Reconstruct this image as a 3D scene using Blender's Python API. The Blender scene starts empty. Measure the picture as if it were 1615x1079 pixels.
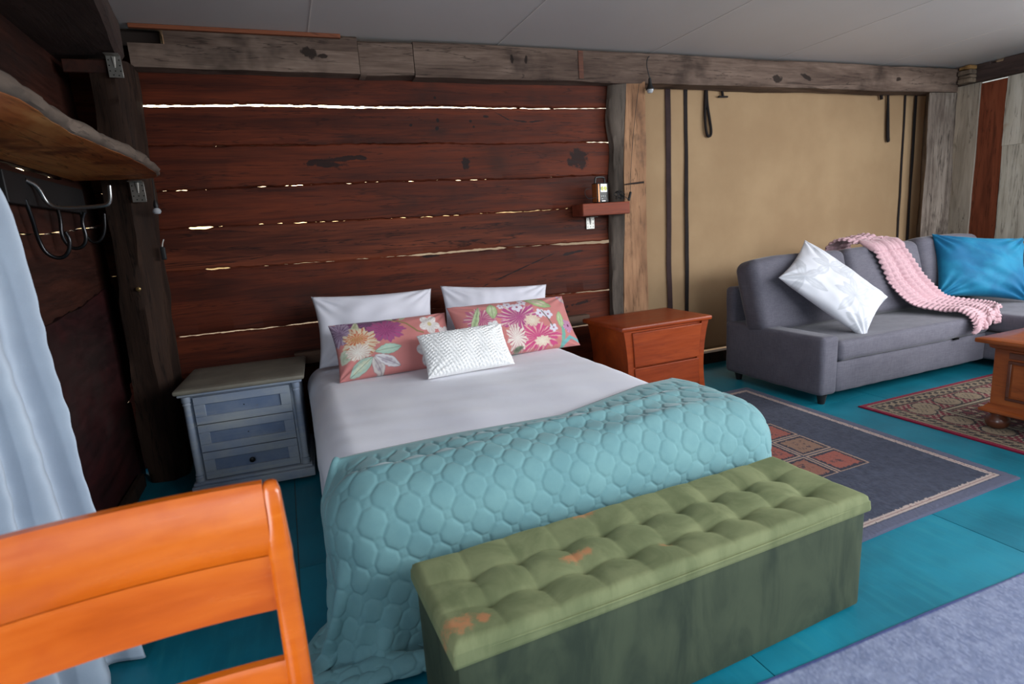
import bpy, bmesh, math, random
import numpy as np
from mathutils import Matrix, Vector

sc = bpy.context.scene
COL = sc.collection
pi = math.pi

# ---------------------------------------------------------------- camera
def cam_axes(yaw, pitch, roll):
    f = np.array([math.sin(yaw)*math.cos(pitch), math.cos(yaw)*math.cos(pitch), -math.sin(pitch)])
    r = np.array([math.cos(yaw), -math.sin(yaw), 0.0]); u = np.cross(r, f)
    return (r*math.cos(roll)+u*math.sin(roll), -r*math.sin(roll)+u*math.cos(roll), f)
cr, cu, cf = cam_axes(math.radians(20.9), math.radians(11.4), math.radians(-3.9))
cam_d = bpy.data.cameras.new('camera'); cam = bpy.data.objects.new('camera', cam_d); COL.objects.link(cam)
cam_d.sensor_width = 36; cam_d.lens = 900/1615*36; cam_d.clip_start = 0.02
cam_d.dof.use_dof = True; cam_d.dof.focus_distance = 2.6; cam_d.dof.aperture_fstop = 3.5
cam.matrix_world = Matrix(((cr[0], cu[0], -cf[0], 0), (cr[1], cu[1], -cf[1], 0), (cr[2], cu[2], -cf[2], 1.25), (0, 0, 0, 1)))
sc.camera = cam

# ---------------------------------------------------------------- world, daylight, exposure
sc.view_settings.view_transform = 'Standard'; sc.view_settings.look = 'None'
sc.view_settings.exposure = 0.64; sc.view_settings.gamma = 1.0; sc.view_settings.use_curve_mapping = False
w = bpy.data.worlds.new('sky'); sc.world = w; w.use_nodes = True
wn = w.node_tree; bg = wn.nodes['Background']
sky = wn.nodes.new('ShaderNodeTexSky'); sky.sky_type = 'NISHITA'; sky.sun_disc = False
sky.sun_elevation = math.radians(22); sky.sun_rotation = math.radians(0); sky.altitude = 100; sky.dust_density = 6.0
wn.links.new(sky.outputs[0], bg.inputs[0]); bg.inputs[1].default_value = 0.12
def area(name, loc, rot, sx, sy, e, col):
    d = bpy.data.lights.new(name, 'AREA'); o = bpy.data.objects.new(name, d); COL.objects.link(o)
    d.shape = 'RECTANGLE'; d.size = sx; d.size_y = sy; d.energy = e; d.color = col
    o.location = loc; o.rotation_euler = rot
    return o
# daylight through the open left side, the open right side and the open front of the shed (all behind / beside the camera)
area('daylight_left', (-0.95, -0.5, 1.2), (0, math.radians(-90), 0), 1.5, 1.7, 42, (0.86, 0.93, 1.0))
area('daylight_front', (3.7, -1.15, 2.15), (math.radians(48), 0, 0), 3.8, 1.2, 128, (0.92, 0.96, 1.0))
area('daylight_right', (6.05, 0.15, 1.60), (0, math.radians(66), 0), 1.5, 3.4, 120, (0.95, 0.97, 1.0))

# ---------------------------------------------------------------- colour / node helpers
def lin(c):
    return tuple((x/12.92 if x <= 0.04045 else ((x+0.055)/1.055)**2.4) for x in (v/255.0 for v in c))
def L4(c): return lin(c)+(1.0,)

class NT:
    def __init__(s, name):
        s.m = bpy.data.materials.new(name); s.m.use_nodes = True; s.t = s.m.node_tree
        s.b = s.t.nodes['Principled BSDF']
    def n(s, typ, **k):
        x = s.t.nodes.new(typ)
        for a, v in k.items(): setattr(x, a, v)
        return x
    def l(s, a, b): s.t.links.new(a, b)
    def val(s, sock, v):
        if hasattr(v, 'is_linked') or hasattr(v, 'links'): s.l(v, sock)
        else: sock.default_value = v
    def math(s, op, a, b=0.0, c=None, clamp=False):
        x = s.n('ShaderNodeMath', operation=op, use_clamp=clamp); s.val(x.inputs[0], a); s.val(x.inputs[1], b)
        if c is not None: s.val(x.inputs[2], c)
        return x.outputs[0]
    def ss(s, v, a, b):
        x = s.n('ShaderNodeMapRange', interpolation_type='SMOOTHSTEP'); s.val(x.inputs[0], v)
        x.inputs[1].default_value = a; x.inputs[2].default_value = b
        return x.outputs[0]
    def mix(s, f, a, b, mode='MIX'):
        x = s.n('ShaderNodeMix', data_type='RGBA', blend_type=mode); s.val(x.inputs[0], f)
        s.val(x.inputs[6], a); s.val(x.inputs[7], b)
        return x.outputs[2]
    def coords(s, scale=(1, 1, 1), rand=0.0, kind='Object'):
        tc = s.n('ShaderNodeTexCoord'); v = tc.outputs[kind]
        if rand:
            oi = s.n('ShaderNodeObjectInfo'); cb = s.n('ShaderNodeCombineXYZ')
            for i, k in enumerate((1.0, 1.7, 2.3)): s.l(s.math('MULTIPLY', oi.outputs['Random'], rand*k), cb.inputs[i])
            a = s.n('ShaderNodeVectorMath', operation='ADD'); s.l(v, a.inputs[0]); s.l(cb.outputs[0], a.inputs[1]); v = a.outputs[0]
        mp = s.n('ShaderNodeVectorMath', operation='MULTIPLY'); s.l(v, mp.inputs[0]); mp.inputs[1].default_value = scale
        return mp.outputs[0]
    def noise(s, v, scale=1.0, detail=4.0, rough=0.55, dist=0.0):
        x = s.n('ShaderNodeTexNoise'); s.l(v, x.inputs['Vector']); x.inputs['Scale'].default_value = scale
        x.inputs['Detail'].default_value = detail; x.inputs['Roughness'].default_value = rough; x.inputs['Distortion'].default_value = dist
        return x.outputs['Fac']
    def ramp(s, f, stops):
        x = s.n('ShaderNodeValToRGB'); s.l(f, x.inputs[0]); e = x.color_ramp.elements
        while len(e) < len(stops): e.new(0.5)
        for i, (p, c) in enumerate(stops): e[i].position = p; e[i].color = L4(c)
        return x.outputs[0]
    def bump(s, h, strength=0.3, dist=0.01):
        x = s.n('ShaderNodeBump'); s.l(h, x.inputs['Height']); x.inputs['Strength'].default_value = strength; x.inputs['Distance'].default_value = dist
        s.l(x.outputs[0], s.b.inputs['Normal'])
    def fin(s, col, rough=0.5, spec=0.5, coat=0.0, metal=0.0, sheen=0.0, sheen_tint=None):
        s.val(s.b.inputs['Base Color'], col)
        s.val(s.b.inputs['Roughness'], rough)
        s.b.inputs['Specular IOR Level'].default_value = spec; s.b.inputs['Coat Weight'].default_value = coat
        s.b.inputs['Coat Roughness'].default_value = 0.12
        s.b.inputs['Metallic'].default_value = metal
        if sheen:
            s.b.inputs['Sheen Weight'].default_value = sheen; s.b.inputs['Sheen Roughness'].default_value = 0.35
            if sheen_tint: s.b.inputs['Sheen Tint'].default_value = sheen_tint
        return s.m

def plain(name, c, rough=0.5, metal=0.0, spec=0.5, var=0.12):
    t = NT(name); v = t.coords((1, 1, 1), rand=7.0); f = t.noise(v, 9.0, 4)
    d = tuple(x*(1-var) for x in c)
    return t.fin(t.mix(f, L4(d), L4(c)), rough, spec, metal=metal)

def wood(name, stops, axis=0, fine=60.0, stretch=14.0, rough=0.55, coat=0.0, spec=0.4, bump=0.25, rand=11.0, big=1.6, cracks=0.5, spots=(), patch=None, spotcol=(14, 12, 13)):
    t = NT(name)
    def sc3(a, b): v = [b, b, b]; v[axis] = a; return tuple(v)
    v1 = t.coords(sc3(big, big*stretch*0.5), rand); n1 = t.noise(v1, 1.0, 5, 0.6, 0.6)
    v2 = t.coords(sc3(fine/stretch, fine), rand); n2 = t.noise(v2, 1.0, 4, 0.6, 0.3)
    f = t.math('ADD', t.math('MULTIPLY', n1, 0.72), t.math('MULTIPLY', n2, 0.28))
    c = t.ramp(f, stops)
    if cracks:
        v3 = t.coords(sc3(0.9, 16.0), rand+3); n3 = t.noise(v3, 1.0, 5, 0.55, 0.5)
        k = t.ss(t.math('ABSOLUTE', t.math('SUBTRACT', n3, 0.5)), 0.014, 0.0)
        c = t.mix(t.math('MULTIPLY', k, cracks), c, L4(tuple(x*0.3 for x in stops[0][1])))
    if patch:
        col, sc_, lo, hi, amt = patch
        n4 = t.noise(t.coords((1, 1, 1), rand+5), sc_, 4, 0.6)
        c = t.mix(t.math('MULTIPLY', t.ss(n4, lo, hi), amt), c, L4(col))
    if spots:
        vv = t.coords((1, 1, 1)); sep = t.n('ShaderNodeSeparateXYZ'); t.l(vv, sep.inputs[0])
        nz = t.math('MULTIPLY', t.math('SUBTRACT', t.noise(vv, 14.0, 4, 0.65), 0.5), 2.4)
        acc = None
        for (x, z, rx, rz, sh) in spots:
            zz = t.math('SUBTRACT', sep.outputs[2], z); xx = t.math('SUBTRACT', sep.outputs[0], x)
            zz = t.math('SUBTRACT', zz, t.math('MULTIPLY', xx, sh))
            e = t.math('ADD', t.math('POWER', t.math('MULTIPLY', xx, 1/rx), 2.0), t.math('POWER', t.math('MULTIPLY', zz, 1/rz), 2.0))
            k = t.ss(t.math('ADD', t.math('SQRT', e), nz), 1.05, 0.75)
            acc = k if acc is None else t.math('MAXIMUM', acc, k)
        c = t.mix(t.math('MULTIPLY', acc, 0.85), c, L4(spotcol))
    t.bump(f, bump, 0.006)
    r = t.math('ADD', t.math('MULTIPLY', n2, 0.25), rough-0.12)
    return t.fin(c, r, spec, coat)

def fabric(name, c, c2=None, weave=900.0, bump=0.15, sheen=0.3, rough=0.85, var=6.0, streak=False):
    t = NT(name); c2 = c2 or tuple(x*0.86 for x in c)
    v = t.coords((1, 1, 1), rand=5.0); n1 = t.noise(v, var, 5, 0.6)
    if streak:
        a = t.noise(t.coords((1, 1, 0.08), rand=5.0), 260.0, 2); b = t.noise(t.coords((0.08, 0.08, 1), rand=5.0), 260.0, 2)
        n2 = t.math('MULTIPLY', t.math('ADD', a, b), 0.5)
        f = t.math('ADD', t.math('MULTIPLY', n1, 0.35), t.math('MULTIPLY', n2, 0.65))
    else:
        n2 = t.noise(v, weave, 2); f = t.math('ADD', t.math('MULTIPLY', n1, 0.7), t.math('MULTIPLY', n2, 0.3))
    t.bump(n2, bump, 0.002)
    return t.fin(t.mix(t.ss(f, 0.32, 0.68), L4(c2), L4(c)), rough, 0.25, sheen=sheen)

def printed(name, rough=0.85, weave=700.0, sheen=0.2, bump=0.15):
    t = NT(name); a = t.n('ShaderNodeAttribute', attribute_name='print')
    n = t.noise(t.coords((1, 1, 1), rand=5.0), weave, 2); t.bump(n, bump, 0.002)
    c = t.mix(0.25, a.outputs['Color'], t.mix(n, (0.25, 0.25, 0.25, 1), (1, 1, 1, 1)), 'MULTIPLY')
    return t.fin(c, rough, 0.2, sheen=sheen)

# ---------------------------------------------------------------- mesh helpers
class MB:
    def __init__(s): s.V = []; s.F = []
    def add(s, V, F):
        o = len(s.V); s.V.extend([tuple(map(float, v)) for v in V]); s.F.extend([tuple(i+o for i in f) for f in F]); return s
    def box(s, x0, x1, y0, y1, z0, z1):
        V = [(x, y, z) for x in (x0, x1) for y in (y0, y1) for z in (z0, z1)]
        return s.add(V, [(0, 1, 3, 2), (4, 6, 7, 5), (0, 4, 5, 1), (2, 3, 7, 6), (0, 2, 6, 4), (1, 5, 7, 3)])
    def prism(s, poly, a0, a1, axis='z'):
        n = len(poly); f = {'z': lambda p, a: (p[0], p[1], a), 'y': lambda p, a: (p[0], a, p[1]), 'x': lambda p, a: (a, p[0], p[1])}[axis]
        V = [f(p, a0) for p in poly]+[f(p, a1) for p in poly]
        return s.add(V, [tuple(range(n))[::-1], tuple(range(n, 2*n))]+[(i, (i+1) % n, n+(i+1) % n, n+i) for i in range(n)])
    def loft(s, rings, cap=True):
        n = len(rings[0]); V = [p for r in rings for p in r]; F = []
        for k in range(len(rings)-1):
            for i in range(n):
                j = (i+1) % n; F.append((k*n+i, k*n+j, (k+1)*n+j, (k+1)*n+i))
        if cap: F.append(tuple(range(n))[::-1]); F.append(tuple(range((len(rings)-1)*n, len(rings)*n)))
        return s.add(V, F)
    def lathe(s, prof, cx=0, cy=0, n=20):
        return s.loft([[(cx+r*math.cos(2*pi*i/n), cy+r*math.sin(2*pi*i/n), z) for i in range(n)] for r, z in prof])
    def tube(s, pts, r, n=8, smooth=0):
        P = [np.array(p, float) for p in pts]
        for _ in range(smooth):
            Q = [P[0]]
            for a, b in zip(P[:-1], P[1:]): Q += [a*.75+b*.25, a*.25+b*.75]
            P = Q+[P[-1]]
        rings = []; up = None
        for i, p in enumerate(P):
            d = P[min(i+1, len(P)-1)]-P[max(i-1, 0)]; d = d/(np.linalg.norm(d)+1e-9)
            if up is None: up = np.cross(d, [0.3, 0.9, 0.25]); up /= np.linalg.norm(up)
            up = up-d*np.dot(up, d); up /= np.linalg.norm(up)+1e-9; sd = np.cross(d, up)
            rr = r[i*len(r)//len(P)] if isinstance(r, (list, tuple)) else r
            rings.append([tuple(p+rr*(up*math.cos(2*pi*k/n)+sd*math.sin(2*pi*k/n))) for k in range(n)])
        return s.loft(rings)
    def grid(s, P):
        a, b = P.shape[:2]
        return s.add(P.reshape(-1, 3), [(i*b+j, i*b+j+1, (i+1)*b+j+1, (i+1)*b+j) for i in range(a-1) for j in range(b-1)])
    def rbox(s, c, d, r, step=0.03, disp=None):
        """rounded box, centre c, full size d, corner radius r"""
        h = np.array(d, float)/2; r = min(r, h.min()*0.999); idx = {}; V = []; F = []
        def ax(k):
            inner = h[k]-r; m = max(1, int(round(2*inner/step))); q = max(2, int(round(r/step))+2)
            th = np.linspace(0, pi/4, q)
            e = r*np.tan(th)
            lo = -h[k]+r-e[::-1]; hi = h[k]-r+e
            return np.concatenate([lo[:-1], np.linspace(-inner, inner, m+1), hi[1:]])
        A = [ax(0), ax(1), ax(2)]
        def vid(p):
            p = np.array(p); q = np.clip(p, -(h-r), h-r); dd = p-q; n = np.linalg.norm(dd); pos = q+dd/n*r
            k = tuple(np.round(pos, 5))
            if k not in idx: idx[k] = len(V); V.append((pos, dd/n))
            return idx[k]
        for k in range(3):
            i, j = (k+1) % 3, (k+2) % 3
            for sg in (-1, 1):
                ids = []
                for a in A[i]:
                    row = []
                    for b in A[j]:
                        p = [0, 0, 0]; p[k] = sg*h[k]; p[i] = a; p[j] = b; row.append(vid(p))
                    ids.append(row)
                for a in range(len(ids)-1):
                    for b in range(len(ids[0])-1):
                        f = (ids[a][b], ids[a+1][b], ids[a+1][b+1], ids[a][b+1])
                        F.append(f if sg > 0 else f[::-1])
        P = np.array([v[0] for v in V]); N = np.array([v[1] for v in V])
        if disp is not None: P = P+N*disp(P, N)[:, None]
        return s.add(P+np.array(c, float), F)
    def obj(s, name, mat, parent=None, smooth=False, bevel=0.0, angle=40, solid=0.0):
        me = bpy.data.meshes.new(name); me.from_pydata(s.V, [], s.F); me.update()
        bm = bmesh.new(); bm.from_mesh(me); bmesh.ops.recalc_face_normals(bm, faces=bm.faces); bm.to_mesh(me); bm.free()
        me.materials.append(mat)
        o = bpy.data.objects.new(name, me); COL.objects.link(o)
        if parent is not None: o.parent = parent
        if smooth or bevel:
            me.polygons.foreach_set('use_smooth', [True]*len(me.polygons)); me.set_sharp_from_angle(angle=math.radians(angle))
        if bevel:
            b = o.modifiers.new('bevel', 'BEVEL'); b.width = bevel; b.segments = 2; b.limit_method = 'ANGLE'; b.angle_limit = math.radians(40)
        if solid:
            b = o.modifiers.new('solid', 'SOLIDIFY'); b.thickness = solid; b.offset = -1
        return o

def setprint(o, C):
    a = o.data.color_attributes.new('print', 'FLOAT_COLOR', 'POINT')
    c = np.ones((len(o.data.vertices), 4)); c[:len(C), :3] = C
    a.data.foreach_set('color', c.ravel())

def waves(P, seed, n, freq, dim=3):
    rng = np.random.RandomState(seed); out = np.zeros(len(P))
    for _ in range(n):
        k = rng.normal(size=dim); k = k/np.linalg.norm(k)*freq*rng.uniform(0.5, 1.6)
        out += np.sin(P[:, :dim]@k+rng.uniform(0, 6.28))
    return out/math.sqrt(n)
_RT = {}
def vnoise(x, seed):
    """smooth 1-D value noise"""
    x = np.asarray(x, float)
    if seed not in _RT: _RT[seed] = np.random.RandomState(seed).uniform(-1, 1, 4096)
    r = _RT[seed]; i = np.floor(x).astype(int); f = x-i; f = f*f*(3-2*f)
    return r[i % 4096]*(1-f)+r[(i+1) % 4096]*f
def fbm(x, seed, o=4):
    return sum(vnoise(np.asarray(x)*2**k+k*17.3, seed+k)*0.5**k for k in range(o))

def tag(o, label=None, cat=None, group=None, kind=None):
    if label: o['label'] = label
    if cat: o['category'] = cat
    if group: o['group'] = group
    if kind: o['kind'] = kind
    return o
def thing(name, label, cat, loc=(0, 0, 0), rz=0.0, group=None):
    o = bpy.data.objects.new(name, None); COL.objects.link(o); o.location = loc; o.rotation_euler = (0, 0, rz); o.empty_display_size = 0.05
    return tag(o, label, cat, group)
def struct(o): o['kind'] = 'structure'; return o
def root(name):
    o = bpy.data.objects.new(name, None); COL.objects.link(o); return o

# ================================================================ STRUCTURE
M = {}
M['floor'] = None
def mk_floor():
    t = NT('teal floor paint'); v = t.coords((1, 1, 1), rand=9.0)
    n = t.noise(v, 2.2, 5, 0.6); n2 = t.noise(v, 55.0, 4, 0.7); n3 = t.noise(t.coords((40, 4, 1), rand=3.0), 1.0, 4)
    c = t.mix(t.ss(n, 0.3, 0.7), L4((8, 96, 114)), L4((14, 122, 142)))
    c = t.mix(t.math('MULTIPLY', t.ss(n3, 0.45, 0.8), 0.35), c, L4((40, 130, 140)))
    c = t.mix(t.math('MULTIPLY', t.ss(n2, 0.70, 0.78), 0.5), c, L4((120, 150, 140)))
    t.bump(n3, 0.12, 0.004)
    return t.fin(c, t.math('ADD', t.math('MULTIPLY', n, 0.2), 0.32), 0.45)
M['floor'] = mk_floor()
def mk_ceiling():
    t = NT('ceiling panel'); n = t.noise(t.coords((1, 0.4, 1), rand=5.0), 1.3, 4)
    return t.fin(t.mix(n, L4((184, 178, 176)), L4((200, 194, 191))), 0.42, 0.35)
M['ceiling'] = mk_ceiling()
M['dark'] = plain('dark timber', (40, 28, 22), 0.9)  # plain dark brown for the offcut, bed legs and scorch mark
M['grout'] = plain('floor joint filler', (120, 118, 104), 0.9)

# floor: sheets with thin joints
floor = struct(MB().box(-1.0, 6.1, -1.8, 3.9, -0.06, -0.006).obj('floor', M['grout']))
xs = [-1.0, -0.11, 1.09, 2.29, 3.49, 4.69, 6.1]
for i in range(len(xs)-1):
    ys = [-1.8, 0.45+0.6*(i % 2), 2.55+0.4*(i % 3), 3.9] if i != 1 else [-1.8, -0.2, 2.2, 3.9]
    for a, b in zip(ys[:-1], ys[1:]):
        MB().box(xs[i]+0.0018, xs[i+1]-0.0018, a+0.0015, b-0.0015, -0.006, 0.0).obj('floor_panel', M['floor'], floor)

# ceiling: insulated panels running away from the back wall
CZ = 2.39
ceil = struct(MB().box(-1.35, 6.5, -1.0, 4.05, CZ+0.012, CZ+0.10).obj('ceiling', M['ceiling']))
CY0 = -1.0
cx = [-1.35, -0.86, 0.29, 1.44, 2.60, 3.75, 4.93, 6.5]
for a, b in zip(cx[:-1], cx[1:]):
    MB().box(a+.0004, b-.0004, CY0, 4.05, CZ, CZ+.012).obj('ceiling_panel', M['ceiling'], ceil)
M['ceilstrip'] = plain('ceiling joint bead', (222, 214, 208), .5)
for a in cx[1:-1]:
    MB().box(a-.0035, a+.0035, CY0, 4.05, CZ-.0018, CZ-.0002).obj('joint_strip', M['ceilstrip'], ceil)

# ---- back wall of horizontal slab planks
WY = 3.75
RED = [(0.25, (32, 11, 6)), (0.45, (70, 27, 13)), (0.6, (98, 41, 20)), (0.78, (124, 58, 30))]
M['plank'] = wood('red hardwood plank', RED, 0, fine=90, stretch=22, rough=0.62, spec=0.2, cracks=0.55, big=0.8,
    patch=((30, 18, 14), 1.7, 0.55, 0.75, 0.6),
    spots=[(0.24, 1.708, 0.10, 0.022, 0.12), (0.40, 1.722, 0.11, 0.014, 0.1), (0.52, 1.728, 0.04, 0.012, -0.1), (0.30, 1.695, 0.11, 0.018, -0.08),
           (1.19, 1.675, 0.030, 0.04, 0.0), (1.48, 1.975, 0.06, 0.006, -0.5), (1.60, 1.947, 0.06, 0.007, -0.1), (1.72, 1.945, 0.07, 0.007, 0.1),
           (1.03, 1.95, 0.010, 0.012, 0), (1.02, 1.90, 0.012, 0.011, 0), (1.25, 1.945, 0.010, 0.010, 0), (1.36, 1.975, 0.018, 0.008, 0),
           (0.85, 1.92, 0.010, 0.008, 0), (1.02, 2.085, 0.010, 0.010, 0), (1.27, 1.91, 0.009, 0.009, 0), (2.02, 1.70, 0.09, 0.07, 0.0),
           (1.95, 1.035, 0.11, 0.012, 0.12), (1.55, 0.96, 0.30, 0.006, 0.33), (0.9, 1.095, 0.06, 0.010, 0), (1.75, 0.62, 0.14, 0.016, -0.1), (2.0, 0.66, 0.10, 0.016, 0.1)])
M['plank2'] = wood('streaked hardwood plank', [(0.25, (32, 12, 7)), (0.45, (72, 30, 16)), (0.58, (106, 50, 29)), (0.75, (138, 74, 46))], 0, fine=70, stretch=26, rough=0.62, spec=.2, cracks=0.8, big=0.7)
wall = struct(root('wall_back'))
GX0, GX1 = -0.94, 2.296
def lerp(x, pts): return np.interp(x, [p[0] for p in pts], [p[1] for p in pts])
# gap centre lines (left z, right z) and gap width along x in metres (negative: the planks overlap)
gaps = [
    ((2.029, 2.033), [(-0.9, .012), (0.4, .013), (1.3, .010), (1.9, .006), (2.4, .004)], .0025),
    ((1.812, 1.806), [(-0.9, -.003), (-0.4, -.002), (-.35, .002), (0.25, .002), (.3, -.002), (.9, .0), (1.15, .0), (1.2, -.003), (2.0, -.003), (2.08, .003), (2.2, .010), (2.4, .010)], .0035),
    ((1.580, 1.571), [(-0.9, -.001), (-0.3, .0), (.2, -.001), (.7, .0005), (1.1, -.001), (1.13, .005), (1.35, .004), (1.4, -.001), (2.4, -.003)], .0035),
    ((1.364, 1.349), [(-0.9, -.003), (-.49, -.003), (-.48, .012), (-.37, .012), (-.36, -.002), (0, -.001), (.2, .002), (.3, -.001), (.9, .0), (1.3, .001), (1.9, .0005), (2.4, -.003)], .0035),
    ((1.128, 1.099), [(-0.9, -.003), (-.44, -.003), (-.43, .009), (-.31, .009), (-.30, -.002), (.3, .001), (.75, .001), (.79, .010), (1.15, .013), (1.42, .012), (1.45, .003), (1.82, .001), (1.87, .018), (2.08, .015), (2.1, .019), (2.3, .022), (2.4, .02)], .0030),
    ((0.756, 0.738), [(-0.9, .004), (-.6, .006), (.1, .006), (.5, .002), (1.6, .000), (2.0, .005), (2.12, .011), (2.3, .012), (2.4, .01)], .0025),
    ((0.500, 0.485), [(-0.9, .0), (1.8, .002), (1.95, .012), (2.4, .012)], .002),
    ((0.240, 0.225), [(-0.9, .0), (2.4, .002)], .002),
]
NX = 260
gx = np.linspace(GX0, GX1, NX)
edges = [(np.full(NX, 2.30), np.full(NX, 2.30))]
for k, ((z0, z1), wd, jag) in enumerate(gaps):
    c = np.interp(gx, [-.66, 2.32], [z0, z1])+0.007*fbm(gx*1.3, 100+k, 3)
    ww = np.where(gx < -.64, -.004, lerp(gx, wd))
    hi = c+ww/2+jag*fbm(gx*28, 200+k, 3); lo = c-ww/2-jag*fbm(gx*28, 300+k, 3)*0.8
    edges.append((hi, lo))
edges.append((np.full(NX, 0.0), np.full(NX, 0.0)))
for k in range(len(edges)-1):
    top = edges[k][1]; bot = edges[k+1][0]
    yo = WY+0.006*math.sin(k*2.1)+0.004*(k % 2); th = 0.034
    prof = []
    for tt, dy in ((0.0, .006), (0.03, .0), (0.25, 0), (0.5, 0), (0.75, 0), (0.97, 0), (1.0, .006), (1.0, th), (0.0, th)):
        z = top+(bot-top)*tt; y = yo+dy+0.0025*fbm(gx*2.5+tt*3, 400+k*9+int(tt*8), 3)
        prof.append(np.stack([gx, y, z], -1))
    rings = [[tuple(prof[j][i]) for j in range(len(prof))] for i in range(NX)]
    MB().loft(rings).obj('plank', M['plank2'] if k == 4 else M['plank'], wall, smooth=True, angle=30)
# a split in the streaked plank, seen as a dotted line of daylight, is left as a shallow crack strip

# ---- big weathered top beam of the back wall
GREY = [(0.25, (52, 38, 34)), (0.45, (91, 75, 66)), (0.6, (118, 100, 89)), (0.78, (145, 126, 113))]
M['greybeam'] = wood('weathered grey timber', GREY, 0, fine=80, stretch=12, rough=0.8, spec=0.15, cracks=0.6, big=1.1, bump=0.5,
    patch=((34, 26, 24), 2.2, 0.52, 0.72, 0.75),
    spots=[(0.27, 2.29, .05, .03, -.2), (0.36, 2.275, .03, .014, 0), (1.52, 2.30, .012, .03, -.5), (1.62, 2.30, .012, .025, .6), (4.05, 2.26, .07, .018, -.3), (5.12, 2.27, .03, .02, 0), (3.75, 2.24, .05, .03, 0)], spotcol=(26, 20, 18))
M['rust'] = wood('rust-red timber', [(0.3, (66, 40, 30)), (0.6, (98, 60, 46)), (0.8, (116, 78, 62))], 0, rough=0.8)
BY0, BY1 = 3.64, 3.80
def rough_beam(name, x0, x1, z0, z1, y0, y1, seed, mat, parent=None, amp=0.006, n=60):
    X = np.linspace(x0, x1, n); rings = []
    a = [amp*fbm(X*2.2, seed+i*7, 4) for i in range(8)]
    for i, x in enumerate(X):
        rings.append([(x, y0+a[0][i]+.006, z0+a[1][i]-.0), (x, y0+a[2][i]*.6, z0+.012+a[1][i]), (x, y0+a[2][i]*.6, z1-.012+a[3][i]), (x, y0+.006+a[0][i], z1+min(0, a[3][i])),
                      (x, y1, z1), (x, y1, z0+a[5][i])])
    return MB().loft(rings).obj(name, mat, parent, smooth=True, angle=35)
tb = thing('timber_beam', 'long weathered grey timber beam along the top of the back wall', 'beam', (0, 0, 0))
rough_beam('beam_section', -0.60, 0.556, 2.185, 2.305, BY0, BY1, 11, M['greybeam'], tb)
rough_beam('beam_section', -0.432, 0.556, 2.300, 2.386, BY0+.002, BY0+.030, 21, M['greybeam'], tb, amp=.003)
rough_beam('beam_section', 0.559, 0.880, 2.180, 2.374, BY0+.004, BY1, 31, M['greybeam'], tb)
rough_beam('beam_section', 0.884, 5.90, 2.178, 2.376, BY0-.002, BY1, 41, M['greybeam'], tb, n=160)
tag(MB().box(2.0, 2.035, BY0-.0075, BY0-.004, 2.195, 2.37).obj('rust_streak', M['rust'], tb), 'rusty red strip on the beam face')
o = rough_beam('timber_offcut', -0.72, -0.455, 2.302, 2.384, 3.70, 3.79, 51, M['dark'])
tag(o, 'dark short timber block set above the beam at the left corner', 'timber')
M['batten'] = wood('orange pine batten', [(0.3, (96, 50, 30)), (0.6, (130, 72, 44)), (0.8, (150, 88, 56))], 0, rough=0.7)
o = MB().box(-0.58, 0.464, 3.615, 3.637, 2.368, 2.389).obj('ceiling_batten', M['batten'], bevel=.002)
tag(o, 'thin orange-brown batten between the ceiling and the beam', 'batten')

# ---- posts
def rough_post(name, sections, zs, seed, mat, amp=0.008, label=None, cat=None, n=70, sub=3):
    """sections: list of (z, polygon); polygons share vertex count"""
    Z = np.linspace(zs[0], zs[1], n); rings = []
    npoly = len(sections[0][1])
    P0 = np.array([s[1] for s in sections], float); zz = np.array([s[0] for s in sections])
    for z in Z:
        poly = np.stack([np.stack([np.interp(z, zz, P0[:, i, k]) for k in (0, 1)]) for i in range(npoly)])
        ring = []
        for i in range(npoly):
            for q in range(sub):
                t_ = q/sub; p = poly[i]*(1-t_)+poly[(i+1) % npoly]*t_
                ring.append((p[0]+amp*float(fbm(z*3.1+i*5.7+q*.9, seed, 4)), p[1]+amp*.6*float(fbm(z*3.7+i*3.3+q*.7, seed+50, 4)), z))
        rings.append(ring)
    o = MB().loft(rings).obj(name, mat, None, smooth=True, angle=50)
    return tag(o, label, cat)
M['darkpost'] = wood('dark rough post bark', [(0.25, (24, 16, 13)), (0.5, (46, 32, 25)), (0.75, (70, 50, 39))], 2, fine=60, stretch=10, rough=0.85, spec=0.2, bump=0.7, cracks=0.7)
M['sawnpost'] = wood('rough sawn post', [(0.25, (88, 62, 45)), (0.45, (136, 100, 74)), (0.62, (166, 126, 95)), (0.8, (186, 148, 115))], 2, fine=46, stretch=8, rough=0.8, spec=0.2, cracks=0.5, bump=0.4, patch=((84, 66, 56), 5.0, 0.55, 0.72, 0.7))
M['barkgrey'] = wood('grey bark edge', [(0.3, (56, 49, 44)), (0.6, (108, 96, 86)), (0.8, (136, 122, 110))], 2, fine=60, stretch=8, rough=0.85, bump=0.6)
M['greypost'] = wood('weathered grey post', [(0.25, (54, 46, 40)), (0.45, (104, 92, 84)), (0.6, (138, 126, 116)), (0.8, (166, 152, 140))], 2, fine=80, stretch=14, rough=0.85, spec=0.15, cracks=0.8, bump=0.5, patch=((40, 32, 28), 2.0, 0.54, 0.70, 0.8))
rough_post('timber_post', [(0, [(-.855, 3.49), (-.73, 3.46), (-.665, 3.53), (-.665, 3.735), (-.855, 3.735)]), (0.6, [(-.85, 3.49), (-.72, 3.46), (-.655, 3.53), (-.655, 3.735), (-.85, 3.735)]),
    (1.5, [(-.80, 3.50), (-.68, 3.47), (-.61, 3.53), (-.61, 3.735), (-.80, 3.735)]), (2.18, [(-.755, 3.50), (-.65, 3.48), (-.59, 3.53), (-.59, 3.735), (-.755, 3.735)])], (0.0, 2.18), 61, M['darkpost'],
    amp=.010, label='dark rough round-edged corner post beside the pale blue bedside cabinet', cat='post')
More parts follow.
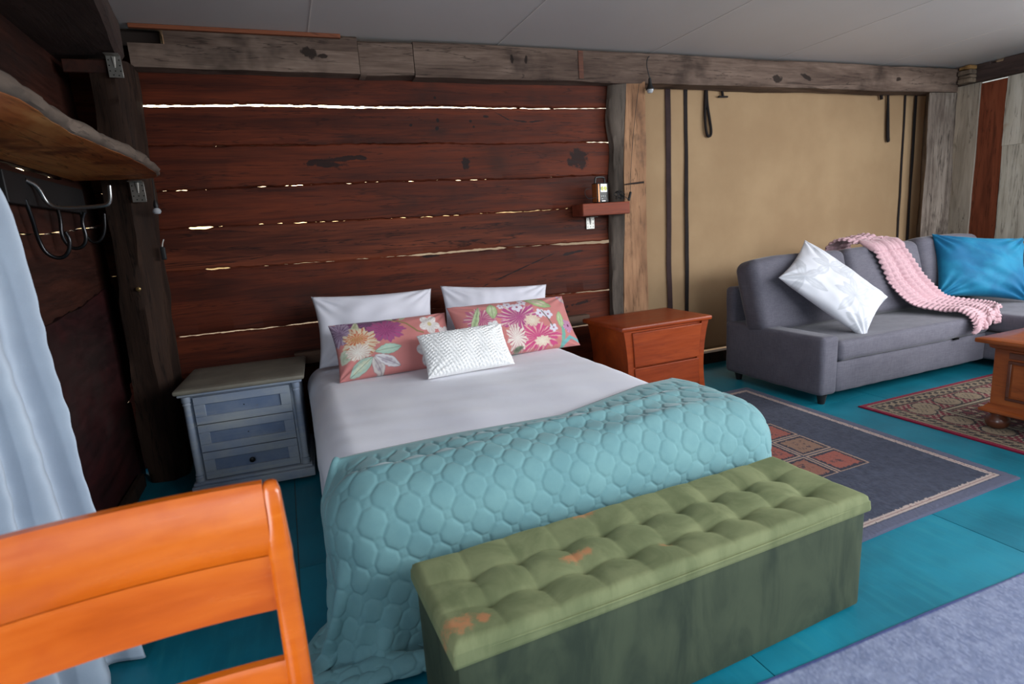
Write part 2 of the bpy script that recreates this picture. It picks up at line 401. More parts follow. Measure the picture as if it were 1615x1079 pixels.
mp = thing('timber_post', 'rough sawn brown post between plank wall and khaki canvas', 'post', (0, 0, 0))
p = rough_post('sawn_face', [(0, [(2.30, 3.645), (2.515, 3.64), (2.52, 3.775), (2.30, 3.775)]), (0.6, [(2.306, 3.645), (2.515, 3.64), (2.52, 3.775), (2.30, 3.775)]), (1.3, [(2.335, 3.645), (2.52, 3.64), (2.525, 3.775), (2.33, 3.775)]), (1.7, [(2.34, 3.645), (2.525, 3.64), (2.53, 3.775), (2.33, 3.775)]), (2.19, [(2.375, 3.645), (2.53, 3.64), (2.535, 3.775), (2.35, 3.775)])], (0, 2.19), 71, M['sawnpost'], amp=.004)
p.parent = mp
p = rough_post('bark_edge', [(0, [(2.235, 3.742), (2.24, 3.69), (2.303, 3.648), (2.303, 3.742)]), (0.6, [(2.235, 3.742), (2.24, 3.69), (2.308, 3.648), (2.303, 3.742)]), (1.3, [(2.255, 3.742), (2.27, 3.69), (2.337, 3.648), (2.333, 3.742)]), (1.75, [(2.285, 3.742), (2.292, 3.69), (2.342, 3.648), (2.333, 3.742)]), (1.95, [(2.26, 3.742), (2.272, 3.69), (2.36, 3.648), (2.333, 3.742)]), (2.19, [(2.28, 3.742), (2.29, 3.69), (2.377, 3.648), (2.355, 3.742)])], (0, 2.19), 81, M['barkgrey'], amp=.006)
p.parent = mp; tag(p, 'grey bark edge of the post')
# a black scorch line across the sawn post
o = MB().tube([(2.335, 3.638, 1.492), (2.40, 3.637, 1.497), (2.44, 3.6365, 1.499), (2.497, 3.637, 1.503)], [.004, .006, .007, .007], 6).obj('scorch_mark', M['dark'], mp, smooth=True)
# right corner post: grey split post plus pale vertical board, then the right wall boards
rough_post('timber_post', [(0, [(5.60, 3.66), (5.90, 3.64), (5.91, 3.775), (5.70, 3.775)]), (1.0, [(5.575, 3.66), (5.925, 3.64), (5.935, 3.775), (5.69, 3.775)]), (2.18, [(5.56, 3.66), (5.90, 3.64), (5.91, 3.775), (5.68, 3.775)])], (0, 2.176), 91, M['greypost'], amp=.009,
    label='wide dark-stained grey post at the right end of the canvas', cat='post')

# ---- left wall: wide dark slabs with slanting live-edge joints
LX = -0.90
M['leftslab'] = wood('dark red slab', [(0.25, (20, 8, 6)), (0.45, (44, 20, 13)), (0.6, (60, 28, 18)), (0.8, (76, 38, 24))], 1, fine=50, stretch=12, rough=0.55, cracks=0.4, patch=((22, 14, 13), 1.6, 0.5, 0.7, 0.6))
M['leftslab2'] = wood('maroon figured slab', [(0.25, (18, 9, 9)), (0.45, (36, 16, 17)), (0.6, (54, 20, 21)), (0.8, (70, 34, 30))], 1, fine=26, stretch=5, rough=0.5, cracks=0.3, patch=((44, 38, 36), 1.4, 0.52, 0.7, 0.55))
wl_ = struct(root('wall_left'))
def slab(poly, xo, mat, seed, th=0.035):
    P = []
    for (a, b) in zip(poly, poly[1:]+poly[:1]):
        n = max(2, int(math.hypot(a[0]-b[0], a[1]-b[1])/0.04))
        for i in range(n):
            t_ = i/n; P.append((a[0]*(1-t_)+b[0]*t_+.004*float(fbm(i*.7, seed, 2)), a[1]*(1-t_)+b[1]*t_+.005*float(fbm(i*.6, seed+9, 2))))
    MB().prism(P, LX+xo-th, LX+xo, 'x').obj('slab', mat, wl_, smooth=True, angle=30)
slab([(1.25, 1.83), (3.80, 1.845), (3.80, 2.30), (1.25, 2.30)], -.004, M['leftslab'], 1)
slab([(1.25, 1.345), (2.90, 1.352), (3.15, 1.366), (3.80, 1.408), (3.80, 1.606), (3.28, 1.604), (3.24, 1.596), (1.25, 1.590)], .0, M['leftslab'], 2)
slab([(1.25, 1.604), (3.24, 1.606), (3.80, 1.609), (3.80, 1.838), (1.25, 1.824)], -.003, M['leftslab'], 6)
slab([(1.25, 0.97), (2.50, 0.975), (2.93, 1.010), (3.20, 1.025), (3.55, 1.075), (3.80, 1.10), (3.80, 1.400), (3.15, 1.357), (2.90, 1.345), (1.25, 1.338)], -.005, M['leftslab'], 3)
slab([(1.25, 0.30), (2.70, 0.30), (2.95, 0.34), (3.35, 0.42), (3.60, 0.455), (3.66, 0.470), (3.66, 0.53), (3.80, 0.54), (3.80, 1.094), (3.55, 1.07), (3.20, 1.020), (2.93, 1.005), (2.50, 0.969), (1.25, 0.964)], .004, M['leftslab2'], 4)
slab([(1.25, 0.0), (3.66, 0.0), (3.655, 0.43), (3.60, 0.448), (3.35, 0.414), (2.95, 0.334), (2.70, 0.294), (1.25, 0.294)], -.004, M['leftslab2'], 5)
o = struct(MB().box(-0.895, -0.862, 1.25, 3.46, 0.0, 0.075).obj('baseboard_left', M['darkpost'], bevel=.006))
# left top beam under the ceiling
M['darkbeam'] = wood('dark weathered beam', [(0.25, (30, 22, 20)), (0.5, (58, 44, 40)), (0.75, (84, 66, 60))], 1, fine=60, stretch=10, rough=0.85, bump=0.5)
rings = []
Y = np.linspace(1.2, 3.62, 50)
for i, y in enumerate(Y):
    xr = np.interp(y, [1.2, 2.78, 3.47, 3.62], [-.44, -.52, -.605, -.62]); a = .006*float(fbm(y*3, 5, 3)); b = .006*float(fbm(y*3.3, 15, 3))
    rings.append([(-.93, y, 2.20), (-.80+a, y, 2.195+b*.5), (xr+a-.02, y, 2.20+b), (xr+a, y, 2.225+b), (xr+b, y, 2.385), (-.93, y, 2.385)])
o = MB().loft(rings).obj('timber_beam', M['darkbeam'], smooth=True, angle=35); tag(o, 'dark weathered beam under the ceiling along the left wall', 'beam')
o = MB().box(-.53, -.515, 1.2, 3.0, 2.36, 2.388).obj('ceiling_batten', M['batten']); tag(o, 'orange-brown batten beside the dark beam at the top left', 'batten')
o.rotation_euler = (0, 0, 0)

# ---- canvas panel with straps
def mk_canvas():
    t = NT('khaki canvas'); v = t.coords((1, 1, 1)); n = t.noise(v, 1.6, 5, 0.6); n2 = t.noise(v, 420.0, 2)
    c = t.mix(t.ss(n, 0.35, 0.7), L4((154, 128, 98)), L4((167, 141, 109)))
    m3 = t.noise(v, 60.0, 3, 0.6); c = t.mix(t.math('MULTIPLY', t.ss(m3, 0.68, 0.76), 0.18), c, L4((110, 100, 80)))
    t.bump(n2, 0.12, 0.001); t.fin(c, 0.9, 0.15)
    tr = t.n('ShaderNodeBsdfTranslucent'); tr.inputs[0].default_value = L4((215, 165, 95))
    mx = t.n('ShaderNodeMixShader'); mx.inputs[0].default_value = 0.10
    out = t.t.nodes['Material Output']; t.l(t.b.outputs[0], mx.inputs[1]); t.l(tr.outputs[0], mx.inputs[2]); t.l(mx.outputs[0], out.inputs[0])
    return t.m
M['canvas'] = mk_canvas()
M['strap'] = fabric('brown webbing', (62, 44, 42), (40, 28, 30), 500, .2, .1)
M['strapblack'] = fabric('black webbing', (34, 27, 26), (20, 16, 17), 500, .2, .1)
CYY = 3.82
cv = thing('canvas_blind', 'khaki canvas wall panel hanging with black straps behind the sofa', 'canvas', (4.2, CYY, 0.12))
gu, gv = np.meshgrid(np.linspace(-1.72, 1.60, 120), np.linspace(0.0, 2.26, 80), indexing='ij')
PP = np.stack([gu, np.zeros_like(gu), gv], -1); fl_ = PP.reshape(-1, 3)
d = 0.006*waves(fl_, 3, 6, 2.2)+0.0015*waves(fl_, 4, 8, 9)
edge = np.clip(1-(1.60-fl_[:, 0])/0.5, 0, 1)
d += 0.010*edge*np.sin(fl_[:, 0]*26+fl_[:, 2]*2)
PP[..., 1] = d.reshape(gu.shape)
MB().grid(PP).obj('canvas', M['canvas'], cv, smooth=True, angle=180, solid=.002)
def strap(name, x0, x1, z0, z1, wid, mat, sd):
    Z = np.linspace(z0, z1, 40); rings = []
    for i, z in enumerate(Z):
        x = np.interp(z, [z0, z1], [x0, x1])+.004*float(fbm(z*2.2, sd, 3)); y = -.016+.003*float(fbm(z*2, sd+5, 2)); tw = wid*(1+.12*float(fbm(z*3, sd+8, 2)))
        rings.append([(x-tw/2-4.2, y, z-.12), (x+tw/2-4.2, y+.001, z-.12), (x+tw/2-4.2, y+.004, z-.12), (x-tw/2-4.2, y+.004, z-.12)])
    return MB().loft(rings).obj(name, mat, cv, smooth=True, angle=60)
strap('strap', 2.840, 2.848, 0.20, 2.25, .048, M['strap'], 1)
strap('strap', 3.012, 3.011, 0.20, 2.25, .034, M['strapblack'], 2)
strap('strap', 5.485, 5.449, 0.25, 2.25, .026, M['strapblack'], 3)
strap('strap', 5.612, 5.593, 0.25, 2.25, .034, M['strapblack'], 4)
MB().tube([(-1.005, -.02, 2.13), (-1.012, -.02, 2.0), (-1.018, -.022, 1.85), (-1.005, -.025, 1.735), (-.975, -.025, 1.715), (-.955, -.025, 1.75), (-.975, -.022, 1.86), (-.998, -.02, 1.98), (-1.0, -.02, 2.13)], .011, 6, 2).obj('strap_loop', M['strapblack'], cv, smooth=True)
m = MB(); m.tube([(-.86, -.02, 2.13), (-.852, -.022, 2.06), (-.845, -.024, 2.022)], .011, 6, 1); m.box(-.89, -.80, -.034, -.018, 2.010, 2.022); m.obj('strap_toggle', M['strapblack'], cv, bevel=.002)
m = MB(); m.tube([(.912, -.02, 2.13), (.918, -.022, 2.08), (.93, -.025, 2.02)], .014, 6, 1).obj('strap_toggle', M['strapblack'], cv, smooth=True)
m = MB(); m.tube([(1.009, -.02, 2.13), (1.03, -.022, 1.9), (1.045, -.025, 1.70), (1.055, -.025, 1.665), (1.035, -.03, 1.66), (1.025, -.026, 1.72), (1.012, -.022, 2.12)], .011, 6, 1).obj('strap_loop', M['strapblack'], cv, smooth=True)
o = struct(MB().box(2.53, 5.6, 3.79, 3.86, 0.0, 0.095).obj('trim_1', M['darkpost'], bevel=.004))

# ---- right wall: vertical boards and top beam
RX = 6.0
wr = struct(root('wall_right'))
M['rb_pale'] = wood('pale grey board', [(0.25, (96, 86, 76)), (0.5, (142, 132, 120)), (0.75, (170, 160, 148))], 2, fine=60, stretch=14, rough=0.85, cracks=0.6, spec=.15)
M['rb_red'] = wood('red-brown board', [(0.25, (64, 30, 18)), (0.5, (112, 58, 38)), (0.75, (134, 74, 50))], 2, fine=60, stretch=14, rough=0.8, cracks=0.5, spec=.15)
M['rb_white'] = wood('limed white board', [(0.25, (120, 112, 100)), (0.5, (176, 170, 158)), (0.75, (205, 200, 190))], 2, fine=60, stretch=14, rough=0.85, cracks=0.5, spec=.15, patch=((128, 100, 74), 2.0, 0.58, 0.7, 0.8))
def vboard(y0, y1, z0, z1, mat, sd, slant=0.0, xo=0.0):
    Z = np.linspace(z0, z1, 40); R_ = []
    for z in Z:
        a = .006*float(fbm(z*3, sd, 4)); b = .006*float(fbm(z*3, sd+20, 4)); s_ = slant*(z-1.2)
        R_.append([(RX+xo, y0+a+s_, z), (RX+xo, y1+b+s_, z), (RX+xo+.03, y1+b+s_, z), (RX+xo+.03, y0+a+s_, z)])
    MB().loft(R_).obj('board', mat, wr, smooth=True, angle=40)
M['rb_pale2'] = M['rb_pale']
vboard(3.505, 3.80, 0, 2.236, M['rb_pale'], 1, 0, -.02)
vboard(3.29, 3.515, 0, 2.225, M['rb_red'], 2, .01, 0)
vboard(3.02, 3.283, 0, 1.6565, M['rb_white'], 3, .01, -.004)
vboard(3.03, 3.287, 1.6585, 2.235, M['rb_white'], 4, .01, -.002)
y = 3.01; k = 0
for wdt, mm in ((.24, 'rb_pale'), (.27, 'rb_white'), (.22, 'rb_red')):
    vboard(y-wdt+.004, y-.004, 0, 2.235, M[mm], 30+k, 0, .003*(k % 3)); y -= wdt; k += 1
prof = [(-1.0, 2.24), (3.80, 2.24), (3.80, 2.389), (3.425, 2.389), (3.42, 2.366), (3.325, 2.366), (3.32, 2.389), (-1.0, 2.389)]
o = MB().prism(prof, 5.955, 6.05, 'x').obj('timber_beam', M['darkbeam'], bevel=.005); tag(o, 'dark beam along the top of the right wall boards', 'beam')
# stacked timber ends in the right corner
st = thing('timber_stack', 'stacked rough timber ends packed above the right corner post', 'timber', (5.915, 3.575, 2.242))
M['ends'] = wood('rough end grain', [(0.25, (58, 48, 40)), (0.5, (104, 88, 74)), (0.75, (138, 120, 100))], 2, fine=40, stretch=2, rough=0.9, cracks=0.6)
M['endy'] = wood('yellow pine end', [(0.3, (110, 80, 44)), (0.7, (156, 118, 70))], 0, rough=0.8)
for i, (z0, z1, x0, x1, mm) in enumerate(((0, .038, -.03, .10, 'ends'), (.040, .066, -.02, .11, 'ends'), (.069, .108, -.035, .10, 'ends'), (.112, .142, -.03, .09, 'endy'))):
    MB().rbox(((x0+x1)/2-.02, .0, (z0+z1)/2), (x1-x0, .10, z1-z0), .006, .02, lambda P, N: .004*waves(P, 5+len(P), 6, 60)).obj('timber_end', M[mm], st, smooth=True)

# ---- ground outside
M['ground'] = plain('dry ground', (168, 140, 104), 0.95, var=.3)
o = MB().box(-40, 46, -40, 46, -0.5, -0.35).obj('ground', M['ground']); o['kind'] = 'structure'
# ================================================================ OBJECTS
def rotm(rx=0, ry=0, rz=0):
    return np.array(Matrix.Rotation(rz, 3, 'Z') @ Matrix.Rotation(rx, 3, 'X') @ Matrix.Rotation(ry, 3, 'Y'))

# ---------------------------------------------------------------- bed
BX0, BX1, BY_F, BY_H, BZ = 0.025, 1.56, 1.555, 3.62, 0.512
M['sheet'] = fabric('white cotton sheet', (240, 239, 244), (232, 231, 240), 900, .06, .15, var=3)
M['mattress'] = fabric('mattress ticking', (210, 205, 196), None, 700)
M['bedbase'] = fabric('dark bed base cloth', (46, 44, 46), None, 700)
bed = thing('bed', 'double bed with white sheet between the two bedside cabinets', 'bed', ((BX0+BX1)/2, (BY_F+BY_H)/2, 0))
BW, BL = BX1-BX0, BY_H-BY_F
MB().rbox((0, 0, .17), (BW-.06, BL-.06, .18), .02, .2).obj('bed_base', M['bedbase'], bed, smooth=True)
for sx in (-1, 1):
    for sy in (-1, 1):
        MB().lathe([(.022, 0), (.03, .085)], sx*(BW/2-.15), sy*(BL/2-.2), 12).obj('leg', M['dark'], bed, smooth=True)
MB().rbox((0, 0, .373), (BW-.06, BL-.06, .23), .10, .08).obj('mattress', M['mattress'], bed, smooth=True)
def sheet_disp(P, N):
    top = np.clip(N[:, 2], 0, 1); side = 1-top
    a = .0025*waves(P*[1, .5, 1], 1, 8, 14)+.0016*waves(P*[.6, 1.4, 1], 2, 8, 40)+.0022*np.abs(np.sin(P[:, 0]*9+P[:, 1]*22+2*np.sin(P[:, 0]*5)))*np.clip((P[:, 1]-.1), 0, 1)
    b = .010*np.sin(P[:, 1]*13+1.5*np.sin(P[:, 1]*4))*np.clip((.12-P[:, 2])/.25, 0, 1)+.006*waves(P, 3, 6, 8)
    return a*top+b*side
MB().rbox((0, 0, .307), (BW+.012, BL+.012, .41), .13, .016, sheet_disp).obj('sheet', M['sheet'], bed, smooth=True, angle=180)

# ---------------------------------------------------------------- upholstered bench
BEN = dict(cx=.878, cy=1.262, rz=math.radians(2.6), L=1.335, W=.365, H=.388)
def mk_velvet(name, c1, c2, stain=False):
    t = NT(name); v = t.coords((1, 1, .35)); n = t.noise(v, 7.0, 5, .62, .8); n2 = t.noise(t.coords((1, 1, 1)), 600.0, 2)
    c = t.mix(t.ss(n, .32, .68), L4(c1), L4(c2))
    if stain:
        vv = t.coords((1, 1, 1)); sep = t.n('ShaderNodeSeparateXYZ'); t.l(vv, sep.inputs[0])
        nz = t.math('MULTIPLY', t.math('SUBTRACT', t.noise(vv, 30.0, 4, .7), .5), 3.2); acc = None
        for (x, y, rx, ry) in ((-.635, -.115, .045, .03), (-.575, -.12, .025, .02), (-.265, -.01, .045, .022), (-.145, .165, .05, .02), (-.02, -.075, .025, .014)):
            e = t.math('ADD', t.math('POWER', t.math('MULTIPLY', t.math('SUBTRACT', sep.outputs[0], x), 1/rx), 2.0), t.math('POWER', t.math('MULTIPLY', t.math('SUBTRACT', sep.outputs[1], y), 1/ry), 2.0))
            k = t.ss(t.math('ADD', t.math('SQRT', e), nz), 1.2, .3); acc = k if acc is None else t.math('MAXIMUM', acc, k)
        c = t.mix(t.math('MULTIPLY', acc, .6), c, L4((196, 116, 78)))
    t.bump(n2, .15, .001)
    return t.fin(c, .8, .2, sheen=.35, sheen_tint=L4(tuple(min(255, x*1.35) for x in c2)))
M['velvet'] = mk_velvet('olive green velvet', (100, 107, 74), (124, 129, 92), True)
M['velvetbox'] = mk_velvet('shaded brushed green velvet', (48, 57, 46), (70, 78, 60))  # box green: brushed nap, with the front's shade also put into the colour
ben = thing('storage_bench', 'long green velvet storage bench with buttoned lid at the foot of the bed', 'bench', (BEN['cx'], BEN['cy'], 0), BEN['rz'])
bL, bW, bH = BEN['L'], BEN['W'], BEN['H']
MB().rbox((0, 0, .165), (bL-.015, bW-.015, .325), .012, .04, lambda P, N: .002*waves(P, 8, 6, 9)).obj('box', M['velvetbox'], ben, smooth=True)
# lid with sunken buttons: 10 x 3 cells
nu, nv = 240, 72
U, V = np.meshgrid(np.linspace(0, 1, nu), np.linspace(0, 1, nv), indexing='ij')
X = (U-.5)*bL; Yv = (V-.5)*bW
a = U*10; b = V*3
sa = np.abs(np.sin(pi*a)); sb = np.abs(np.sin(pi*b))
inner = (1-np.exp(-(np.minimum(V, 1-V)/.03)**1))
tv = np.where(V < 1/3, 1-V*3, np.where(V > 2/3, V*3-2, 0.0)); tu = np.where(U < .1, 1-U*10, np.where(U > .9, U*10-9, 0.0))
pa = np.where(tu > 0, np.sin(pi/2*tu)**.4, sa**.35); pb = np.where(tv > 0, np.sin(pi/2*tv)**.4, sb**.35)
pa = 1-(1-pa)*(1-.72*tv); pb = 1-(1-pb)*(1-.72*tu)
puff = pa*pb
crea = .5*(1-sa**.25)*0.55+.5*(1-sb**.25)*np.clip(np.minimum(U, 1-U)*12, 0, 1)
bt = np.zeros_like(U)
for i in range(1, 10):
    for j in (1, 2):
        dd = np.hypot((U-i/10)*bL, (V-j/3)*bW); bt = np.maximum(bt, np.exp(-(dd/.030)**1.2))
edge_d = np.minimum(np.minimum(U, 1-U)*bL, np.minimum(V, 1-V)*bW)
rr = .022; round_ = np.where(edge_d < rr, rr-np.sqrt(np.maximum(0, rr**2-(rr-edge_d)**2)), 0)
Z = bH-.014+.012*puff-.005*crea-.018*bt-round_
Z += .0015*waves(np.stack([X, Yv, Z*0], -1).reshape(-1, 3), 4, 8, 25).reshape(Z.shape)
m = MB(); G = np.stack([X, Yv, Z], -1); m.grid(G)
# skirt of the lid
ring = [G[i, 0] for i in range(nu)]+[G[nu-1, j] for j in range(1, nv)]+[G[i, nv-1] for i in range(nu-2, -1, -1)]+[G[0, j] for j in range(nv-2, 0, -1)]
def off(p, d, z):
    x = p[0]+(d if p[0] >= bL/2-1e-6 else -d if p[0] <= -bL/2+1e-6 else 0); y_ = p[1]+(d if p[1] >= bW/2-1e-6 else -d if p[1] <= -bW/2+1e-6 else 0)
    return (x, y_, z)
m.loft([[tuple(p) for p in ring], [off(p, .002, bH-.050) for p in ring], [off(p, .001, bH-.058) for p in ring], [off(p, -.004, bH-.062) for p in ring]], cap=False)
m.F.append(tuple(range(len(m.V)-len(ring), len(m.V))))
lid = m.obj('lid', M['velvet'], ben, smooth=True, angle=180)
bm_ = MB().lathe([(.0005, .004), (.006, .0035), (.009, .0), (.008, -.003)], 0, 0, 10)
first = None
for i in range(1, 10):
    for j in (1, 2):
        if first is None: first = o = bm_.obj('button', M['velvet'], lid, smooth=True)
        else: o = first.copy(); COL.objects.link(o); o.parent = lid
        o.location = ((i/10-.5)*bL, (j/3-.5)*bW, bH-.047)
z0 = bH-.035
MB().tube([(-bL/2, -bW/2+.004, z0+.002), (-bL/4, -bW/2-.004, z0), (0, -bW/2-.004, z0-.001), (bL/4, -bW/2-.004, z0), (bL/2, -bW/2+.004, z0+.002)], .003, 6, 1).obj('piping', M['velvet'], lid, smooth=True)

# ---------------------------------------------------------------- quilted coverlet: draped by a small position based cloth solver
def drape():
    ds = .023; Wc, Lc = 2.17, .98
    na, nb = int(Wc/ds)+1, int(Lc/ds)+1
    A, B = np.meshgrid(np.arange(na)*ds, np.arange(nb)*ds, indexing='ij')
    # start: laid flat just above the bed, a little crumpled lengthwise near the folded edge
    topx = A-.31; topy = np.interp(A, [0, .45, .8, 1.2, 1.65, 2.0, Wc], [1.83, 1.875, 1.885, 1.86, 2.02, 2.05, 2.02])
    comp = np.where(B < .36, .97*B, .97*.36+(B-.36))
    yy = topy-comp; yb = BY_F-.02                                   # beyond the foot of the bed the cloth starts hanging straight down
    over = np.maximum(0, yb-yy); Y0 = np.where(over > 0, yb-.035*np.minimum(1, over/.05), yy); Z0 = BZ+.03-np.maximum(0, over-.03)
    P = np.stack([topx-.02*B, Y0, Z0+(.002*np.sin(B*38+A*1.6)*np.exp(-((B-.16)/.12)**2)+.003*np.sin(A*9+B*6))*(over <= 0)], -1)
    pin = ((B < .02) & (topx > BX0+.02) & (topx < BX1-.02))[..., None]; P_pin = P.copy(); P_pin[..., 2] = BZ+.022
    Vv = np.zeros_like(P); m_ = np.ones((na, nb, 1))
    cR, sR = math.cos(-BEN['rz']), math.sin(-BEN['rz'])
    def collide(P, Q):
        # mattress: rounded box
        c = np.array([(BX0+BX1+.10)/2, (BY_F+BY_H)/2, .25]); h = np.array([(BX1-BX0+.10)/2, (BY_H-BY_F)/2, BZ-.25]); r = .135
        q = P-c; cl = np.clip(q, -(h-r), h-r); d = q-cl; dist = np.linalg.norm(d, axis=-1, keepdims=True)
        inside = np.all(np.abs(q) <= h-r, axis=-1, keepdims=True)
        t_ = r+.024; pen = (dist < t_) & ~inside & (dist > 1e-9)
        N = d/np.maximum(dist, 1e-9); newP = c+cl+N*t_
        P2 = np.where(pen, newP, P)
        pz = P.copy(); pz[..., 2] = BZ+.027; P2 = np.where(inside, pz, P2)
        hit = (pen | inside)[..., 0]
        # bench
        e = P2-np.array([BEN['cx'], BEN['cy'], 0]); lx = e[..., 0]*cR-e[..., 1]*sR; ly = e[..., 0]*sR+e[..., 1]*cR; lz = P2[..., 2]
        hx, hy, hz = bL/2+.018, bW/2+.018, bH+.008
        ins = (np.abs(lx) < hx) & (np.abs(ly) < hy) & (lz < hz)
        dxp = hx-np.abs(lx); dyp = hy-np.abs(ly); dzp = hz-lz
        dyp = hy-ly; mn = np.minimum(dxp, dyp); ins &= (P2[..., 1] < BY_F+.02)
        lx = np.where(ins & (mn == dxp), np.sign(lx)*hx, lx); ly = np.where(ins & (mn == dyp), hy, ly)
        P2 = np.stack([lx*cR+ly*sR+BEN['cx'], -lx*sR+ly*cR+BEN['cy'], lz], -1)
        hit |= ins
        fl2 = P2[..., 2] < .012; P2[..., 2] = np.where(fl2, .012, P2[..., 2]); hit |= fl2
        # friction
        P2 = np.where(hit[..., None], P2-(P2-Q)*np.array([.8, .8, 0]), P2)
        P2 = np.where(pin, P_pin, P2)
        return P2
    def con(P, sa, sb, rest, k):
        i0 = slice(max(0, -sa), na-max(0, sa)); j0 = slice(max(0, -sb), nb-max(0, sb))
        i1 = slice(max(0, sa), na+min(0, sa)); j1 = slice(max(0, sb), nb+min(0, sb))
        d = P[i1, j1]-P[i0, j0]; l = np.linalg.norm(d, axis=-1, keepdims=True)
        c = d*((l-rest)/np.maximum(l, 1e-9))*.5*k
        D[i0, j0] += c; D[i1, j1] -= c; Wt[i0, j0] += 1; Wt[i1, j1] += 1
    dt = 1/60.
    for step in range(260):
        Q = P.copy(); Vv *= .985; Vv[..., 2] -= 9.8*dt*.6; P = P+Vv*dt
        for it in range(14):
            D = np.zeros_like(P); Wt = np.zeros((na, nb, 1))
            con(P, 1, 0, ds, 1); con(P, 0, 1, ds, 1); con(P, 1, 1, ds*1.4142, .6); con(P, 1, -1, ds*1.4142, .6)
            con(P, 3, 0, ds*3, .35); con(P, 0, 3, ds*3, .35)
            P = P+D/np.maximum(Wt, 1)*1.9
        P = collide(P, Q); Vv = (P-Q)/dt
        sp = np.linalg.norm(Vv, axis=-1, keepdims=True); Vv = np.where(sp > 1.6, Vv*1.6/np.maximum(sp, 1e-9), Vv)
    return P, A, B
def upsample(P, k):
    """Catmull-Rom upsampling of a grid of points by k in both directions"""
    def up(P):
        n = P.shape[0]; Pe = np.concatenate([2*P[:1]-P[1:2], P, 2*P[-1:]-P[-2:-1]]); out = []
        for i in range(n-1):
            p0, p1, p2, p3 = Pe[i], Pe[i+1], Pe[i+2], Pe[i+3]
            for q in range(k):
                t = q/k; out.append(.5*((2*p1)+(-p0+p2)*t+(2*p0-5*p1+4*p2-p3)*t*t+(-p0+3*p1-3*p2+p3)*t**3))
        out.append(P[-1]); return np.stack(out)
    P = up(P); return up(P.transpose(1, 0, 2)).transpose(1, 0, 2)
M['quilt'] = fabric('aqua quilted cotton', (120, 161, 163), (107, 148, 152), 800, .08, .25, var=8)
Pq, Aq, Bq = drape()
for _ in range(2):
    S = Pq.copy(); S[1:-1, 1:-1] = Pq[1:-1, 1:-1]*.5+.125*(Pq[2:, 1:-1]+Pq[:-2, 1:-1]+Pq[1:-1, 2:]+Pq[1:-1, :-2]); Pq = S
k = 7; Pf = upsample(Pq, k); ABf = upsample(np.stack([Aq, Bq, Aq*0], -1), k)
n_ = np.cross(np.gradient(Pf, axis=0), np.gradient(Pf, axis=1)); n_ /= np.linalg.norm(n_, axis=-1, keepdims=True)+1e-12
if n_[n_.shape[0]//2, 10, 2] < 0: n_ = -n_
def quilt_h(a, b):
    """rounded octagon cells on a staggered lattice, small diamonds between them"""
    c = .092; best = np.full(a.shape, 9.0); h = np.zeros(a.shape)
    for off_ in (0, .5):
        x = ((a/c+off_)-np.round(a/c+off_))*c
        y = ((b/c+off_)-np.round(b/c+off_))*c
        ax, ay = np.abs(x), np.abs(y)
        s_ = np.maximum(np.maximum(ax/1.0, ay/1.0), (ax+ay)/1.30)     # octagon radius
        best = np.minimum(best, s_)
    r0 = .0345
    d = np.abs(best-r0)                                               # stitch line around each cell
    line = np.exp(-(d/.0026)**2)+.6*np.exp(-(np.abs(d-.0075)/.002)**2)*(best > r0); dome = np.clip(1-(best/r0)**3, 0, 1)**.6
    dome2 = np.clip((best-r0)/.013, 0, 1)
    return .0036*dome+.0020*dome2-.0022*line
hh = quilt_h(ABf[..., 0], ABf[..., 1])
fa, fb = ABf[..., 0], ABf[..., 1]
hem = np.minimum(np.minimum(fa, fa.max()-fa), np.minimum(fb, fb.max()-fb))
hh = np.where(hem < .016, .003, hh)
b1 = .095+.016*np.sin(fa*4.1)+.010*np.sin(fa*9.3+1); b2 = .035+.008*np.sin(fa*5.3+2); b3 = .23+.02*np.sin(fa*3.3+.5)
onbed = np.clip((fa-.36)/.12, 0, 1)*np.clip((1.86-fa)/.25, 0, 1)
Pf[..., 2] += .007*np.clip((fa-.24)/.1, 0, 1)*np.clip((1.95-fa)/.1, 0, 1)*np.clip((.34-fb)/.1, 0, 1)+onbed*(.019*np.exp(-((fb-b1)/.026)**2)*(.75+.25*np.sin(fa*6))+.012*np.exp(-((fb-b2)/.022)**2)*(.5+.5*np.sin(fa*7+1))+.012*np.exp(-((fb-b3)/.03)**2)*np.clip(np.sin(fa*5+.4), 0, 1))
Pf = Pf+n_*hh[..., None]
o = MB().grid(Pf).obj('quilt', M['quilt'], smooth=True, angle=180, solid=.004)
tag(o, 'aqua quilted coverlet with stitched cells draped over the foot of the bed', 'quilt')

